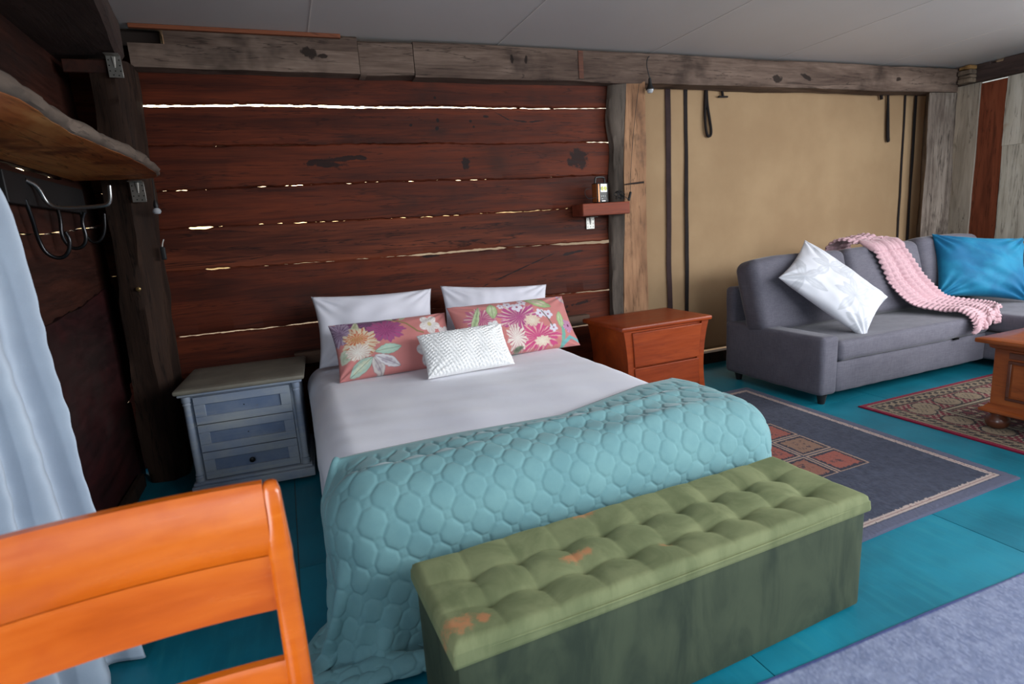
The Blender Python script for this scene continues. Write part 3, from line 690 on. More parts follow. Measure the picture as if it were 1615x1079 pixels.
# ---------------------------------------------------------------- pillows and cushions
def pillow(name, wid, hei, th, mat, M3, loc, nu=70, nv=48, pinch=.10, seed=1, wr=.006, colour=None, p=2.6, q=.5, fringe=0, sag=0.0, parent=None, loops=0):
    U, V = np.meshgrid(np.linspace(-1, 1, nu), np.linspace(-1, 1, nv), indexing='ij')
    X = wid/2*U*(1-pinch*U**2*(1-V**2)); Yy = hei/2*V*(1-pinch*V**2*(1-U**2))
    prof = (np.clip(1-np.abs(U)**p, 0, 1)**q)*(np.clip(1-np.abs(V)**p, 0, 1)**q)
    fl = np.stack([X.ravel(), Yy.ravel(), 0*X.ravel()], -1)
    wv = waves(fl, seed, 8, 22).reshape(X.shape)*.6+waves(fl, seed+1, 8, 60).reshape(X.shape)*.25
    ang = np.arctan2(np.abs(V)-1.1, np.abs(U)-1.1); cor = np.exp(-((1-np.abs(U))**2+(1-np.abs(V))**2)/.25)
    wv = wv+1.2*cor*np.sin(ang*18+seed)
    Zf = th/2*prof*(1+.04*wv)+wr*wv*prof**.6
    Zb = -th/2*prof*(1+.04*wv)
    if sag: Yy = Yy-sag*prof*(1-V)*.5
    if loops: Zf = Zf+loops*np.clip(prof*4, 0, 1)*(np.abs(np.sin(Yy*pi/.017+1.4*np.sin(X*pi/.040)))**.7*np.abs(np.sin(X*pi/.020+Yy*70))**.6)
    if fringe:
        rng = np.random.RandomState(seed); Zf = Zf+fringe*rng.uniform(-1, 1, Zf.shape)*np.clip(prof*3, 0, 1)
        X = X+fringe*.5*rng.uniform(-1, 1, X.shape); Yy = Yy+fringe*.5*rng.uniform(-1, 1, X.shape)
    F3 = np.stack([X, Yy, Zf], -1); B3 = np.stack([X, Yy, Zb], -1)
    m = MB(); m.grid(F3); n0 = nu*nv
    # back face shares the rim
    idx = np.arange(n0).reshape(nu, nv); bidx = idx.copy(); c = n0; extra = []
    for i in range(1, nu-1):
        for j in range(1, nv-1): bidx[i, j] = c; c += 1; extra.append(tuple(B3[i, j]))
    m.V.extend(extra)
    for i in range(nu-1):
        for j in range(nv-1): m.F.append((bidx[i, j], bidx[i+1, j], bidx[i+1, j+1], bidx[i, j+1]))
    VV = np.array(m.V)@M3.T; m.V = [tuple(v) for v in VV]
    o = m.obj(name, mat, parent, smooth=True, angle=180); o.location = loc
    if colour is not None:
        C = colour((U+1)/2, (V+1)/2).reshape(-1, 3); Cb = np.tile(C.mean(0), (len(m.V)-n0, 1))
        Cb = np.array([C[idx[i, j]] for i in range(1, nu-1) for j in range(1, nv-1)])
        CC = np.concatenate([C, Cb]); g = CC.mean(1, keepdims=True); CC = g+(CC-g)*.80
        setprint(o, CC)
    return o
def stand(lean, yaw=0.0, roll=0.0):
    """local x = width, y = up, z = out of the front; front faces -Y, leaning back by lean"""
    base = np.array([[1, 0, 0], [0, 0, -1], [0, 1, 0]], float)      # y->z, z->-y
    R1 = np.array(Matrix.Rotation(roll, 3, 'Z')); L_ = np.array(Matrix.Rotation(-lean, 3, 'X')); Yw = np.array(Matrix.Rotation(yaw, 3, 'Z'))
    return Yw@L_@base@R1
M['pillowcase'] = fabric('white pillowcase', (224, 222, 230), (214, 212, 222), 900, .06, .15, var=3)
R = math.radians
o = pillow('pillow', .71, .42, .17, M['pillowcase'], stand(R(15), R(1), R(-2)), (.460, 3.44, .716), pinch=.07, seed=3, wr=.010); tag(o, 'plain white pillow propped up behind the left floral cushion', 'pillow')
o = pillow('pillow', .73, .40, .16, M['pillowcase'], stand(R(15), R(1), R(-5)), (1.227, 3.44, .694), pinch=.07, seed=8, wr=.011); tag(o, 'plain white pillow mostly hidden behind the right floral cushion', 'pillow')

# floral print, painted per vertex
class Paint:
    def __init__(s, U, V, asp, bgc):
        s.x = U*asp; s.y = V; s.asp = asp; s.C = np.tile(np.array(lin(bgc)), U.shape+(1,)); s.U = U; s.V = V
        r = np.random.RandomState(5); s.n = sum(np.sin((s.x*r.normal()*18+s.y*r.normal()*18)*(1+i*.35)+r.uniform(0, 6)) for i in range(9))/4
    def put(s, m, c, a=1.0):
        m = np.clip(m, 0, 1)[..., None]*a; s.C = s.C*(1-m)+np.array(lin(c))*m
    def sm(s, d, e=.012): return np.clip(.5-d/e, 0, 1)
    def leaf(s, x0, y0, x1, y1, wd, c1, c2, vein=None):
        dx, dy = x1-x0, y1-y0; L = math.hypot(dx, dy); t = ((s.x-x0)*dx+(s.y-y0)*dy)/L**2; d = ((s.x-x0)*-dy+(s.y-y0)*dx)/L
        w_ = wd*np.sin(pi*np.clip(t, 0, 1))**.8; ok = (t > 0) & (t < 1)
        e = np.where(ok, np.abs(d)-w_*(1+.10*s.n), 1); s.put(s.sm(e), c1); s.put(s.sm(e+wd*.45)*(.6+.4*s.n), c2, .9)
        if vein: s.put(np.where(ok, s.sm(np.abs(d)-.004, .008), 0), vein, .8); s.put(s.sm(np.abs(e)-.004, .01), vein, .6)
    def flower(s, x, y, r, n, c1, c2, cc, ph=0.0, deep=.35):
        dx, dy = s.x-x, s.y-y; rr = np.hypot(dx, dy); th = np.arctan2(dy, dx)+ph
        R_ = r*(1-deep+deep*np.abs(np.cos(n*th/2)))
        s.put(s.sm(rr-R_), c1); s.put(s.sm(rr-R_)*np.clip(.5+.8*np.sin(th*n*3+s.n*2)*rr/r, 0, 1), c2, .8); s.put(s.sm(rr-r*.2), cc)
    def peony(s, x, y, rx, ry, cols, ph=0.0):
        dx, dy = (s.x-x)/rx, (s.y-y)/ry; rr = np.hypot(dx, dy); th = np.arctan2(dy, dx)
        jag = 1+.12*np.sin(th*9+ph)+.07*np.sin(th*23+ph*2)
        s.put(s.sm((rr-jag)*min(rx, ry)), cols[0])
        st = np.sin(th*17+ph+rr*3)+.8*np.sin(th*31+s.n)
        s.put(s.sm((rr-jag)*min(rx, ry))*np.clip(st*.9, 0, 1)*np.clip(rr*1.4, 0, 1), cols[1])
        s.put(s.sm((rr-.55*jag)*min(rx, ry))*np.clip(-st+.2, 0, 1), cols[2], .8)
    def stem(s, pts, wd, c):
        for (a, b) in zip(pts[:-1], pts[1:]):
            dx, dy = b[0]-a[0], b[1]-a[1]; t = np.clip(((s.x-a[0])*dx+(s.y-a[1])*dy)/(dx*dx+dy*dy), 0, 1); s.put(s.sm(np.hypot(s.x-a[0]-t*dx, s.y-a[1]-t*dy)-wd), c)
CORAL = (214, 122, 116)
def floral_a(U, V):
    q = Paint(U, V, 2.0, CORAL)
    q.peony(.62, .92, .42, .30, ((120, 70, 112), (158, 60, 120), (96, 60, 96)), .4); q.peony(.85, .72, .30, .20, ((178, 60, 126), (150, 84, 130), (140, 40, 104)), 2.0)
    q.peony(.12, .78, .20, .22, ((150, 118, 150), (190, 168, 190), (104, 66, 104)), 1.0)
    q.leaf(.22, .52, .05, .25, .10, (196, 204, 178), (150, 168, 128)); q.leaf(.30, .62, .42, .98, .06, (202, 200, 160), (160, 160, 110))
    q.peony(.40, .56, .27, .25, ((222, 198, 162), (206, 110, 70), (232, 222, 200)), 3.0); q.peony(.36, .62, .18, .10, ((214, 110, 64), (230, 206, 150), (188, 150, 60)), 5.0)
    q.peony(.34, .40, .20, .13, ((232, 220, 204), (214, 168, 150), (240, 234, 222)), 1.4)
    q.leaf(.60, .36, 1.05, .40, .085, (176, 212, 190), (208, 220, 190), (108, 130, 96)); q.leaf(.55, .28, .16, .02, .11, (176, 206, 186), (214, 216, 180), (120, 120, 100))
    q.leaf(.56, .28, .68, -.04, .10, (214, 204, 196), (170, 150, 160), (96, 60, 88)); q.leaf(.58, .30, .98, .08, .09, (224, 218, 220), (176, 160, 172), (104, 70, 96))
    q.stem([(1.02, .92), (1.22, .80), (1.36, .62), (1.46, .58)], .014, (150, 128, 72)); q.leaf(1.02, .92, .92, 1.02, .04, (204, 206, 158), (160, 170, 110)); q.leaf(1.12, .90, 1.26, 1.0, .035, (204, 206, 158), (160, 170, 110))
    q.flower(1.62, .74, .20, 5, (234, 226, 220), (212, 196, 190), (210, 190, 130), .3); q.flower(1.52, .24, .25, 5, (228, 226, 226), (206, 204, 208), (216, 130, 150), .9); q.flower(1.9, .55, .16, 5, (232, 222, 220), (210, 196, 196), (200, 120, 130), .1)
    q.leaf(1.40, .04, 1.70, .02, .03, (150, 140, 90), (110, 96, 70))
    return q.C
def floral_b(U, V):
    q = Paint(U, V, 2.2, CORAL)
    q.peony(.42, .62, .28, .22, ((196, 90, 130), (226, 190, 176), (172, 50, 120)), .3); q.peony(1.10, .58, .38, .26, ((190, 62, 132), (228, 196, 180), (160, 48, 118)), 1.1)
    q.peony(1.36, .20, .40, .22, ((212, 52, 122), (228, 170, 160), (196, 40, 112)), 2.2); q.peony(.95, .22, .17, .24, ((230, 214, 200), (190, 70, 110), (236, 226, 216)), 3.1); q.peony(1.32, .50, .14, .10, ((226, 206, 176), (214, 160, 150), (232, 220, 200)), .2); q.peony(1.42, .12, .14, .08, ((232, 216, 186), (220, 180, 160), (236, 226, 206)), .2)
    q.leaf(.14, .30, .46, .88, .055, (198, 214, 160), (150, 178, 116), (96, 120, 80)); q.leaf(.62, .60, .70, .92, .09, (176, 200, 136), (206, 216, 170), (96, 120, 76))
    q.flower(.60, .46, .12, 5, (228, 226, 222), (206, 204, 206), (200, 160, 120), .2)
    for (x, y, r) in ((.98, .86, .08), (1.12, .78, .10), (1.26, .88, .08), (.84, .84, .06), (1.52, .62, .09), (1.66, .58, .09), (1.68, .32, .08)): q.flower(x, y, r, 5, (236, 230, 238), (206, 196, 220), (170, 60, 96), x*7)
    q.stem([(1.56, .66), (1.64, .48), (1.67, .36)], .010, (110, 90, 80)); q.leaf(1.34, .96, 1.78, .72, .10, (166, 196, 126), (228, 196, 176), (84, 112, 70))
    q.stem([(1.82, .02), (1.86, .22), (1.92, .40)], .040, (110, 176, 156)); q.leaf(1.84, .30, 1.92, .62, .08, (170, 196, 130), (196, 210, 160), (96, 130, 90)); q.stem([(1.84, .04), (2.0, .14), (2.2, .06)], .03, (104, 180, 180))
    q.flower(2.02, .34, .13, 5, (206, 150, 186), (176, 80, 140), (120, 40, 90), .4); q.leaf(2.02, .98, 2.2, .80, .05, (176, 140, 180), (210, 190, 110)); q.leaf(.86, .02, 1.06, .06, .04, (130, 140, 112), (90, 100, 84))
    return q.C
M['floral'] = printed('coral floral linen')
o = pillow('floral_cushion', .66, .33, .15, M['floral'], stand(R(33), R(5), R(-1)), (.500, 3.11, .652), nu=220, nv=116, pinch=.05, seed=12, wr=.005, colour=floral_a); tag(o, 'coral floral cushion with orange and white bloom on the left of the bed', 'cushion', 'coral floral cushions')
o = pillow('floral_cushion', .79, .35, .16, M['floral'], stand(R(34), R(8), R(-2)), (1.222, 3.12, .662), nu=240, nv=116, pinch=.05, seed=17, wr=.005, colour=floral_b); tag(o, 'coral floral cushion with magenta peonies on the right of the bed', 'cushion', 'coral floral cushions')
def mk_boucle():
    t = NT('white boucle'); v = t.coords((1, 1, 1)); n = t.noise(v, 160.0, 3, .6); t.bump(n, .35, .004)
    return t.fin(t.mix(n, L4((238, 236, 232)), L4((250, 249, 248))), .95, .1, sheen=.4)
M['boucle'] = mk_boucle()
o = pillow('textured_cushion', .48, .26, .13, M['boucle'], stand(R(40), R(0), R(1)), (.832, 2.87, .622), nu=230, nv=130, pinch=.05, seed=23, wr=.004, fringe=.0012, loops=.0060); tag(o, 'small white fluffy textured cushion at the front of the pillows', 'cushion')

# ---------------------------------------------------------------- rail behind the bed head
M['rail'] = wood('brown timber rail', [(0.3, (52, 36, 28)), (0.6, (96, 70, 54)), (0.8, (120, 92, 72))], 0, rough=.8)
rl = MB().rbox((1.0, 3.695, .545), (2.05, .07, .075), .006, .05, lambda P, N: .002*waves(P, 3, 5, 9)).obj('bed_rail', M['rail'], smooth=True); tag(rl, 'brown horizontal timber rail across the wall behind the bed', 'rail')

# ---------------------------------------------------------------- left bedside cabinet (pale blue, distressed)
def mk_paint(name, c, c2, c3):
    t = NT(name); v = t.coords((1, 1, 1)); n = t.noise(v, 5.0, 5, .65); n2 = t.noise(t.coords((2, 10, 40)), 1.0, 4, .6); n3 = t.noise(v, 26.0, 4, .7)
    k = t.mix(t.ss(n, .35, .7), L4(c), L4(c2)); k = t.mix(t.math('MULTIPLY', t.ss(n2, .5, .75), .6), k, L4(c3)); k = t.mix(t.math('MULTIPLY', t.ss(n3, .64, .74), .35), k, L4((112, 104, 92)))
    t.bump(n2, .2, .002); return t.fin(k, .6, .3)
M['cabpaint'] = mk_paint('distressed blue white paint', (126, 137, 156), (146, 152, 158), (160, 162, 160))
M['cabblue'] = mk_paint('blue wash panel', (92, 108, 136), (112, 124, 144), (132, 139, 148))
M['cabtop'] = mk_paint('grey cream worn top', (112, 106, 95), (128, 123, 109), (104, 100, 92))
M['blackmetal'] = plain('black metal', (20, 19, 20), .4, .6)
cw, cd, chh = .555, .50, .575
cb = thing('bedside_cabinet', 'pale blue distressed three-drawer bedside cabinet left of the bed', 'cabinet', (-.280, 3.355, 0), R(-3))
MB().box(-cw/2+.01, cw/2-.01, -cd/2+.02, cd/2, .07, chh-.03).obj('body', M['cabpaint'], cb, bevel=.003)
m = MB(); m.rbox((0, .0, chh-.013), (cw+.055, cd+.045, .026), .012, .05); m.obj('top', M['cabtop'], cb, smooth=True)
MB().rbox((0, 0, chh-.032), (cw+.025, cd+.02, .014), .006, .06).obj('top_moulding', M['cabpaint'], cb, smooth=True)
MB().rbox((0, -.005, .045), (cw+.035, cd+.035, .05), .006, .06).obj('plinth', M['cabpaint'], cb, smooth=True)
MB().rbox((0, -.005, .078), (cw+.018, cd+.018, .018), .008, .06).obj('plinth_moulding', M['cabpaint'], cb, smooth=True)
for sx in (-1, 1):
    x = sx*(cw/2-.022); y = -cd/2+.012
    MB().lathe([(.021, .088), (.021, .112), (.016, .116), (.020, .125), (.016, .135), (.017, .30), (.016, chh-.09), (.020, chh-.08), (.016, chh-.072), (.021, chh-.066), (.021, chh-.040)], x, y, 16).obj('column', M['cabpaint'], cb, smooth=True)
    for sy in (-1, 1): MB().box(sx*(cw/2-.04)-.03, sx*(cw/2-.04)+.03, sy*(cd/2-.05)-.03, sy*(cd/2-.05)+.03, 0, .022).obj('foot', M['rail'], cb, bevel=.003)
dh = (chh-.045-.092)/3
for k in range(3):
    z0 = .092+k*dh; z1 = z0+dh-.004; x0, x1 = -cw/2+.052, cw/2-.052; y0 = -cd/2+.004
    m = MB(); fw = .050; fh = .040
    m.box(x0, x1, y0, y0+.02, z1-fh, z1); m.box(x0, x1, y0, y0+.02, z0, z0+fh); m.box(x0, x0+fw, y0, y0+.02, z0+fh, z1-fh); m.box(x1-fw, x1, y0, y0+.02, z0+fh, z1-fh)
    dr = m.obj('drawer', M['cabpaint'], cb, bevel=.002)
    MB().box(x0+fw-.001, x1-fw+.001, y0+.010, y0+.019, z0+fh-.001, z1-fh+.001).obj('panel', M['cabblue'], dr)
    zc = (z0+z1)/2
    if k == 0:
        kn = MB().lathe([(.004, 0), (.005, .012), (.012, .018), (.0145, .024), (.012, .031), (.004, .034)], 0, 0, 16).obj('knob', M['blackmetal'], dr, smooth=True); kn.location = (0, y0+.010, zc); kn.rotation_euler = (R(90), 0, 0); tag(kn, 'black round drawer knob')
    else:
        MB().prism([(.003*math.cos(i*pi/4), zc+.003*math.sin(i*pi/4)) for i in range(8)], y0+.0085, y0+.0105, 'y').obj('screw_hole', M['blackmetal'], dr)

# ---------------------------------------------------------------- right bedside cabinet (orange stained, flared)
OR = [(0.25, (94, 32, 8)), (0.45, (132, 50, 12)), (0.6, (152, 62, 16)), (0.8, (170, 80, 26))]
M['orangewood'] = wood('orange stained timber', OR, 0, fine=50, stretch=10, rough=.45, coat=.1, spec=.3, cracks=.15, bump=.08, big=.9)
nc = thing('bedside_cabinet', 'orange wooden two-drawer bedside cabinet with flared corners right of the bed', 'cabinet', (2.235, 3.265, 0), R(1))
W2, D2, H2 = .66, .46, .585
m = MB(); m.rbox((0, 0, H2-.014), (W2+.05, D2+.04, .028), .008, .06); m.obj('top', M['orangewood'], nc, smooth=True)
def flare(z): return .035*((z-.26)/.3)**2
Z = np.linspace(.0, H2-.028, 16)
MB().loft([[(-W2/2+.035-flare(z), -D2/2+.02-flare(z)*.3, z), (W2/2-.035+flare(z), -D2/2+.02-flare(z)*.3, z), (W2/2-.035+flare(z), D2/2-.01, z), (-W2/2+.035-flare(z), D2/2-.01, z)] for z in np.linspace(.04, H2-.028, 16)]).obj('body', M['orangewood'], nc, smooth=True, angle=40)
for sx in (-1, 1):
    MB().loft([[(sx*(W2/2-.085-flare(z)*-1), -D2/2+.004-flare(z)*.3, z), (sx*(W2/2-.030+flare(z)), -D2/2+.004-flare(z)*.3, z), (sx*(W2/2-.030+flare(z)), -D2/2+.05, z), (sx*(W2/2-.085+flare(z)), -D2/2+.05, z)] for z in Z]).obj('corner_post', M['orangewood'], nc, smooth=True, angle=40)
for k, (z0, z1) in enumerate(((.085, .305), (.315, H2-.045))):
    MB().loft([[(-W2/2+.075-flare(z)*.6, -D2/2-.006-flare(z)*.3, z), (W2/2-.075+flare(z)*.6, -D2/2-.006-flare(z)*.3, z), (W2/2-.075+flare(z)*.6, -D2/2+.03, z), (-W2/2+.075-flare(z)*.6, -D2/2+.03, z)] for z in np.linspace(z0, z1, 8)]).obj('drawer', M['orangewood'], nc, bevel=.004)
# ---------------------------------------------------------------- corner sofa
M['sofa'] = fabric('grey woven sofa fabric', (103, 100, 109), (83, 81, 91), 700, .25, .2, streak=True)
M['sofafoot'] = plain('black plastic foot', (24, 22, 23), .5)
sf = thing('corner_sofa', 'grey fabric corner sofa along the canvas wall', 'sofa', (3.03, 2.53, 0))
def soft(seed, amp=.005, fr=6): return lambda P, N: amp*waves(P, seed, 6, fr)+.0012*waves(P, seed+3, 8, 30)
def sbox(name, x0, x1, y0, y1, z0, z1, r, seed, amp=.003, step=.035, bulge=0.0, parent=sf, M3=None, piv=None):
    c = ((x0+x1)/2, (y0+y1)/2, (z0+z1)/2); dx, dy, dz = x1-x0, y1-y0, z1-z0
    def dsp(P, N):
        d = soft(seed, amp)(P, N)
        if bulge: d = d+bulge*np.cos(np.clip(P[:, 0]/dx, -.5, .5)*pi)*np.cos(np.clip(P[:, 1]/dy, -.5, .5)*pi*(1-np.abs(N[:, 1])))*np.cos(np.clip(P[:, 2]/dz, -.5, .5)*pi*(1-np.abs(N[:, 2])))
        return d
    m = MB().rbox((0, 0, 0), (dx, dy, dz), r, step, dsp)
    VV = np.array(m.V)
    if M3 is not None: VV = VV@M3.T
    m.V = [tuple(v+np.array(c)) for v in VV]
    return m.obj(name, M['sofa'], parent, smooth=True, angle=180)
# local: x 0..2.85, y 0..0.86 (0 = front edge), floor z = 0
sbox('arm', 0, .15, 0, .86, .055, .445, .030, 1, .003)
sbox('back_frame', .02, 2.84, .79, .885, .055, .70, .03, 2)
dr = sbox('drawer_front', .155, 1.66, .025, .075, .06, .262, .012, 3, .002)
sbox('seat_base', .155, 1.66, .08, .80, .08, .262, .02, 4)
sbox('seat_cushion', .152, 1.655, .0, .80, .268, .40, .035, 5, .003, bulge=.006)
sbox('chaise_base', 1.67, 2.84, -.72, .80, .06, .262, .02, 6)
sbox('chaise_cushion', 1.665, 2.845, -.74, .80, .268, .405, .035, 7, .003, bulge=.006)
MB().box(1.28, 1.325, .008, .026, .258, .268).obj('pull_tab', M['blackmetal'], dr)
for k, (x0, x1, tz) in enumerate(((-.015, .86, R(-2)), (.875, 1.66, 0), (1.67, 2.42, R(1)))):
    sbox('back_cushion', x0, x1, .50, .70, .40, .905+.012*k, .060, 11+k, .007, .025, .022, M3=rotm(R(-14), R(1.2*(k-1)), tz))
sbox('side_cushion', 2.52, 2.74, -.10, .62, .40, .80, .085, 21, .007, .03, .03, M3=rotm(0, R(12), 0))
for (x, y) in ((.055, .045), (.055, .77), (1.72, -.66), (2.78, -.66), (2.78, .80)):
    MB().lathe([(.020, 0), (.032, .06)], x, y, 12).obj('foot', M['sofafoot'], sf, smooth=True)

# patterned white cushion lying against the left back cushion
def leafy(U, V):
    q = Paint(U, V, 1.4, (226, 226, 234)); rng = np.random.RandomState(3)
    G1, G2 = (202, 203, 210), (190, 192, 200)
    for (x, y) in ((.45, .62), (.95, .40), (.25, .18), (1.15, .85), (.75, .95), (1.25, .12)):
        for i in range(6):
            a = rng.uniform(0, 6.28) if i > 4 else i*1.15+rng.uniform(-.2, .2); l = rng.uniform(.22, .42)
            q.leaf(x, y, x+l*math.cos(a), y+l*math.sin(a), .06, G1, (214, 215, 222), G2)
    return q.C
M['leafprint'] = printed('white leaf print cotton', bump=.1)
o = pillow('patterned_cushion', .68, .47, .17, M['leafprint'], stand(R(38), R(-6), R(-52)), (3.50, 2.86, .690), nu=150, nv=100, pinch=.07, seed=31, wr=.008, colour=leafy); tag(o, 'white cushion with pale grey leaf print tilted on the left of the sofa', 'cushion')
def mk_tealvelvet():
    t = NT('turquoise velvet'); v = t.coords((1, 1, 1)); n = t.noise(v, 4.0, 4, .6); n2 = t.noise(v, 500.0, 2); t.bump(n2, .1, .001)
    return t.fin(t.mix(t.ss(n, .35, .7), L4((12, 92, 132)), L4((28, 122, 156))), .7, .25, sheen=.35, sheen_tint=L4((150, 220, 240)))
M['tealvelvet'] = mk_tealvelvet()
o = pillow('velvet_cushion', .70, .53, .20, M['tealvelvet'], stand(R(24), R(-23), R(-7)), (5.09, 2.86, .690), nu=110, nv=90, pinch=.10, seed=41, wr=.016); tag(o, 'turquoise velvet cushion in the corner of the grey sofa', 'cushion')

# pink bobble throw
def mk_throw():
    t = NT('pink fleece'); v = t.coords((1, 1, 1)); n = t.noise(v, 120.0, 4, .6); t.bump(n, .6, .005)
    return t.fin(t.mix(n, L4((180, 138, 146)), L4((212, 178, 183))), .95, .1, sheen=.5)
M['throw'] = mk_throw()
def catmull(pts, n):
    P = np.array(pts, float); Pe = np.concatenate([2*P[:1]-P[1:2], P, 2*P[-1:]-P[-2:-1]]); out = []
    S = np.linspace(0, len(P)-1, n)
    for s_ in S:
        i = min(int(s_), len(P)-2); t = s_-i; p0, p1, p2, p3 = Pe[i:i+4]
        out.append(.5*((2*p1)+(-p0+p2)*t+(2*p0-5*p1+4*p2-p3)*t*t+(-p0+3*p1-3*p2+p3)*t**3))
    return np.array(out)
THL = [(4.02, 3.40, .72), (4.03, 3.36, .90), (4.06, 3.245, .945), (4.14, 3.13, .86), (4.20, 3.03, .70), (4.27, 2.95, .55), (4.33, 2.86, .455), (4.40, 2.72, .425), (4.42, 2.59, .425), (4.40, 2.505, .37), (4.39, 2.50, .31)]
THR = [(4.34, 3.42, .74), (4.36, 3.37, .93), (4.36, 3.25, .965), (4.46, 3.13, .87), (4.56, 3.03, .72), (4.66, 2.96, .58), (4.76, 2.90, .475), (4.84, 2.78, .440), (4.86, 2.66, .43), (4.80, 2.55, .425), (4.72, 2.502, .36)]
nl, nw = 260, 64
Lp, Rp = catmull(THL, nl), catmull(THR, nl)
tt = np.linspace(0, 1, nw)[None, :, None]
G = Lp[:, None, :]*(1-tt)+Rp[:, None, :]*tt
n_ = np.cross(np.gradient(G, axis=0), np.gradient(G, axis=1)); n_ /= np.linalg.norm(n_, axis=-1, keepdims=True)+1e-9
if n_[60, 20, 1] > 0: n_ = -n_
si = np.linspace(0, 1, nl)[:, None]*1.35; wi = np.linspace(0, 1, nw)[None, :]
bob = np.abs(np.sin(pi*si/.030))**.8*(.4+.6*np.abs(np.sin(pi*wi*7))**.7)
fold = np.abs(np.sin(wi*pi*2.5+.5*np.sin(si*6)))
endw = np.clip((si-1.15)/.2, 0, 1)
G[..., 2] += (.02*np.sin(wi*14+si*9)*endw)
wav = .010*np.where((wi < .02) | (wi > .98), np.sin(si/.030*2*pi), 0)
from mathutils.bvhtree import BVHTree
vs_, fs_ = [], []
for p_ in sf.children:
    o_ = len(vs_); vs_ += [tuple(Vector(v.co)+sf.location) for v in p_.data.vertices]; fs_ += [tuple(i+o_ for i in f.vertices) for f in p_.data.polygons]
bv = BVHTree.FromPolygons(vs_, fs_)
G0 = G.copy(); Gs = G.shape
for it in range(3):
    for i in range(Gs[0]):
        for j in range(Gs[1]):
            q = bv.find_nearest(Vector(G[i, j])); dd = (Vector(G[i, j])-q[0]).dot(q[1])
            if dd < .008: G[i, j] = np.array(q[0]+q[1]*.008)
    S = G.copy(); S[1:-1, 1:-1] = G[1:-1, 1:-1]*.4+.15*(G[2:, 1:-1]+G[:-2, 1:-1]+G[1:-1, 2:]+G[1:-1, :-2]); G = S
n_ = np.cross(np.gradient(G, axis=0), np.gradient(G, axis=1)); n_ /= np.linalg.norm(n_, axis=-1, keepdims=True)+1e-9
if n_[60, 20, 1] > 0: n_ = -n_
G = G+n_*(.012+.016*bob+.020*fold)[..., None]; G[..., 0] += wav
o = MB().grid(G).obj('throw_blanket', M['throw'], smooth=True, angle=180, solid=.012); tag(o, 'pale pink bobble fleece throw draped over the sofa back and seat', 'blanket')

# ---------------------------------------------------------------- rugs
def rug(name, poly, th, colour, nx, ny, mat, label, seed, wav=.004):
    """poly: four corners a(0,0) b(1,0) c(1,1) d(0,1) on the floor"""
    a, b, c, d = [np.array(p, float) for p in poly]
    U, V = np.meshgrid(np.linspace(0, 1, nx), np.linspace(0, 1, ny), indexing='ij')
    P2 = (a*(1-U[..., None])+b*U[..., None])*(1-V[..., None])+(d*(1-U[..., None])+c*U[..., None])*V[..., None]
    cen = P2.mean((0, 1)); Pz = np.stack([P2[..., 0]-cen[0], P2[..., 1]-cen[1], np.full(U.shape, th)], -1)
    fl = Pz.reshape(-1, 3); jit = wav*waves(fl, seed, 5, 7); ed = ((U < 1e-6) | (U > 1-1e-6) | (V < 1e-6) | (V > 1-1e-6)).ravel()
    rng = np.random.RandomState(seed)
    fl[:, 2] += .0012*rng.uniform(-1, 1, len(fl))
    fl[ed, 2] = th*.75; fl[ed, 0] += jit[ed]*.6; fl[ed, 1] += jit[ed]*.6
    m = MB(); m.grid(fl.reshape(Pz.shape)); n0 = len(m.V)
    G3 = fl.reshape(Pz.shape)
    ring = [G3[i, 0] for i in range(nx)]+[G3[nx-1, j] for j in range(1, ny)]+[G3[i, ny-1] for i in range(nx-2, -1, -1)]+[G3[0, j] for j in range(ny-2, 0, -1)]
    m.loft([[tuple(p) for p in ring], [(p[0], p[1], 0.0005) for p in ring]], cap=False); m.F.append(tuple(range(len(m.V)-len(ring), len(m.V))))
    o = m.obj(name, mat, None, smooth=True, angle=60); o.location = (cen[0], cen[1], 0)
    C = colour(U, V, P2).reshape(-1, 3); Cr = np.tile(C[[0]], (len(m.V)-n0, 1))
    setprint(o, np.concatenate([C, Cr])); tag(o, label, 'rug'); return o
def rnd2(shape, seed, sm=0):
    r = np.random.RandomState(seed).uniform(-1, 1, shape)
    for _ in range(sm): r = (r+np.roll(r, 1, 0)+np.roll(r, -1, 0)+np.roll(r, 1, 1)+np.roll(r, -1, 1))/5
    return r
def mixc(C, m, c): m = np.clip(m, 0, 1)[..., None]; return C*(1-m)+np.array(lin(c))*m
def blue_rug(U, V, P2):
    L_, W_ = 1.72, 1.22; x = U*W_; y = V*L_; n = rnd2(U.shape, 1, 6)*2.2; n2 = rnd2(U.shape, 2, 1)
    C = np.tile(np.array(lin((54, 57, 72))), U.shape+(1,)); C = mixc(C, .5+n, (68, 72, 88)); C = mixc(C, .35*n2, (94, 96, 110))
    ed = np.minimum(np.minimum(x, W_-x), np.minimum(y, L_-y))
    C = mixc(C, (ed < .05)*.8, (92, 94, 114)); jj = ed+.004*n2
    C = mixc(C, ((jj > .055) & (jj < .083)).astype(float), (176, 158, 150)); C = mixc(C, (np.abs(jj-.069) < .003)*.7, (120, 84, 84))
    # motif of squares down the middle
    k = 0
    for (x0, y0, s, c) in ((.60, .44, .20, (150, 84, 72)), (.60, .66, .20, (136, 104, 86)), (.38, .44, .20, (140, 92, 76)), (.38, .66, .20, (150, 84, 72)), (.60, .88, .20, (150, 84, 72)), (.38, .88, .20, (136, 104, 86))):
        dx = np.abs(x-x0-s/2); dy = np.abs(y-y0-s/2); d = np.maximum(dx, dy)
        C = mixc(C, (d < s/2).astype(float), (52, 50, 62)); C = mixc(C, (d < s/2-.022+.012*n2)*.95, c); C = mixc(C, ((d < .05) & (n2+n > .35))*.8, (60, 52, 60))
        C = mixc(C, (np.abs(d-s/2) < .004)*.9, (170, 140, 120))
    return C
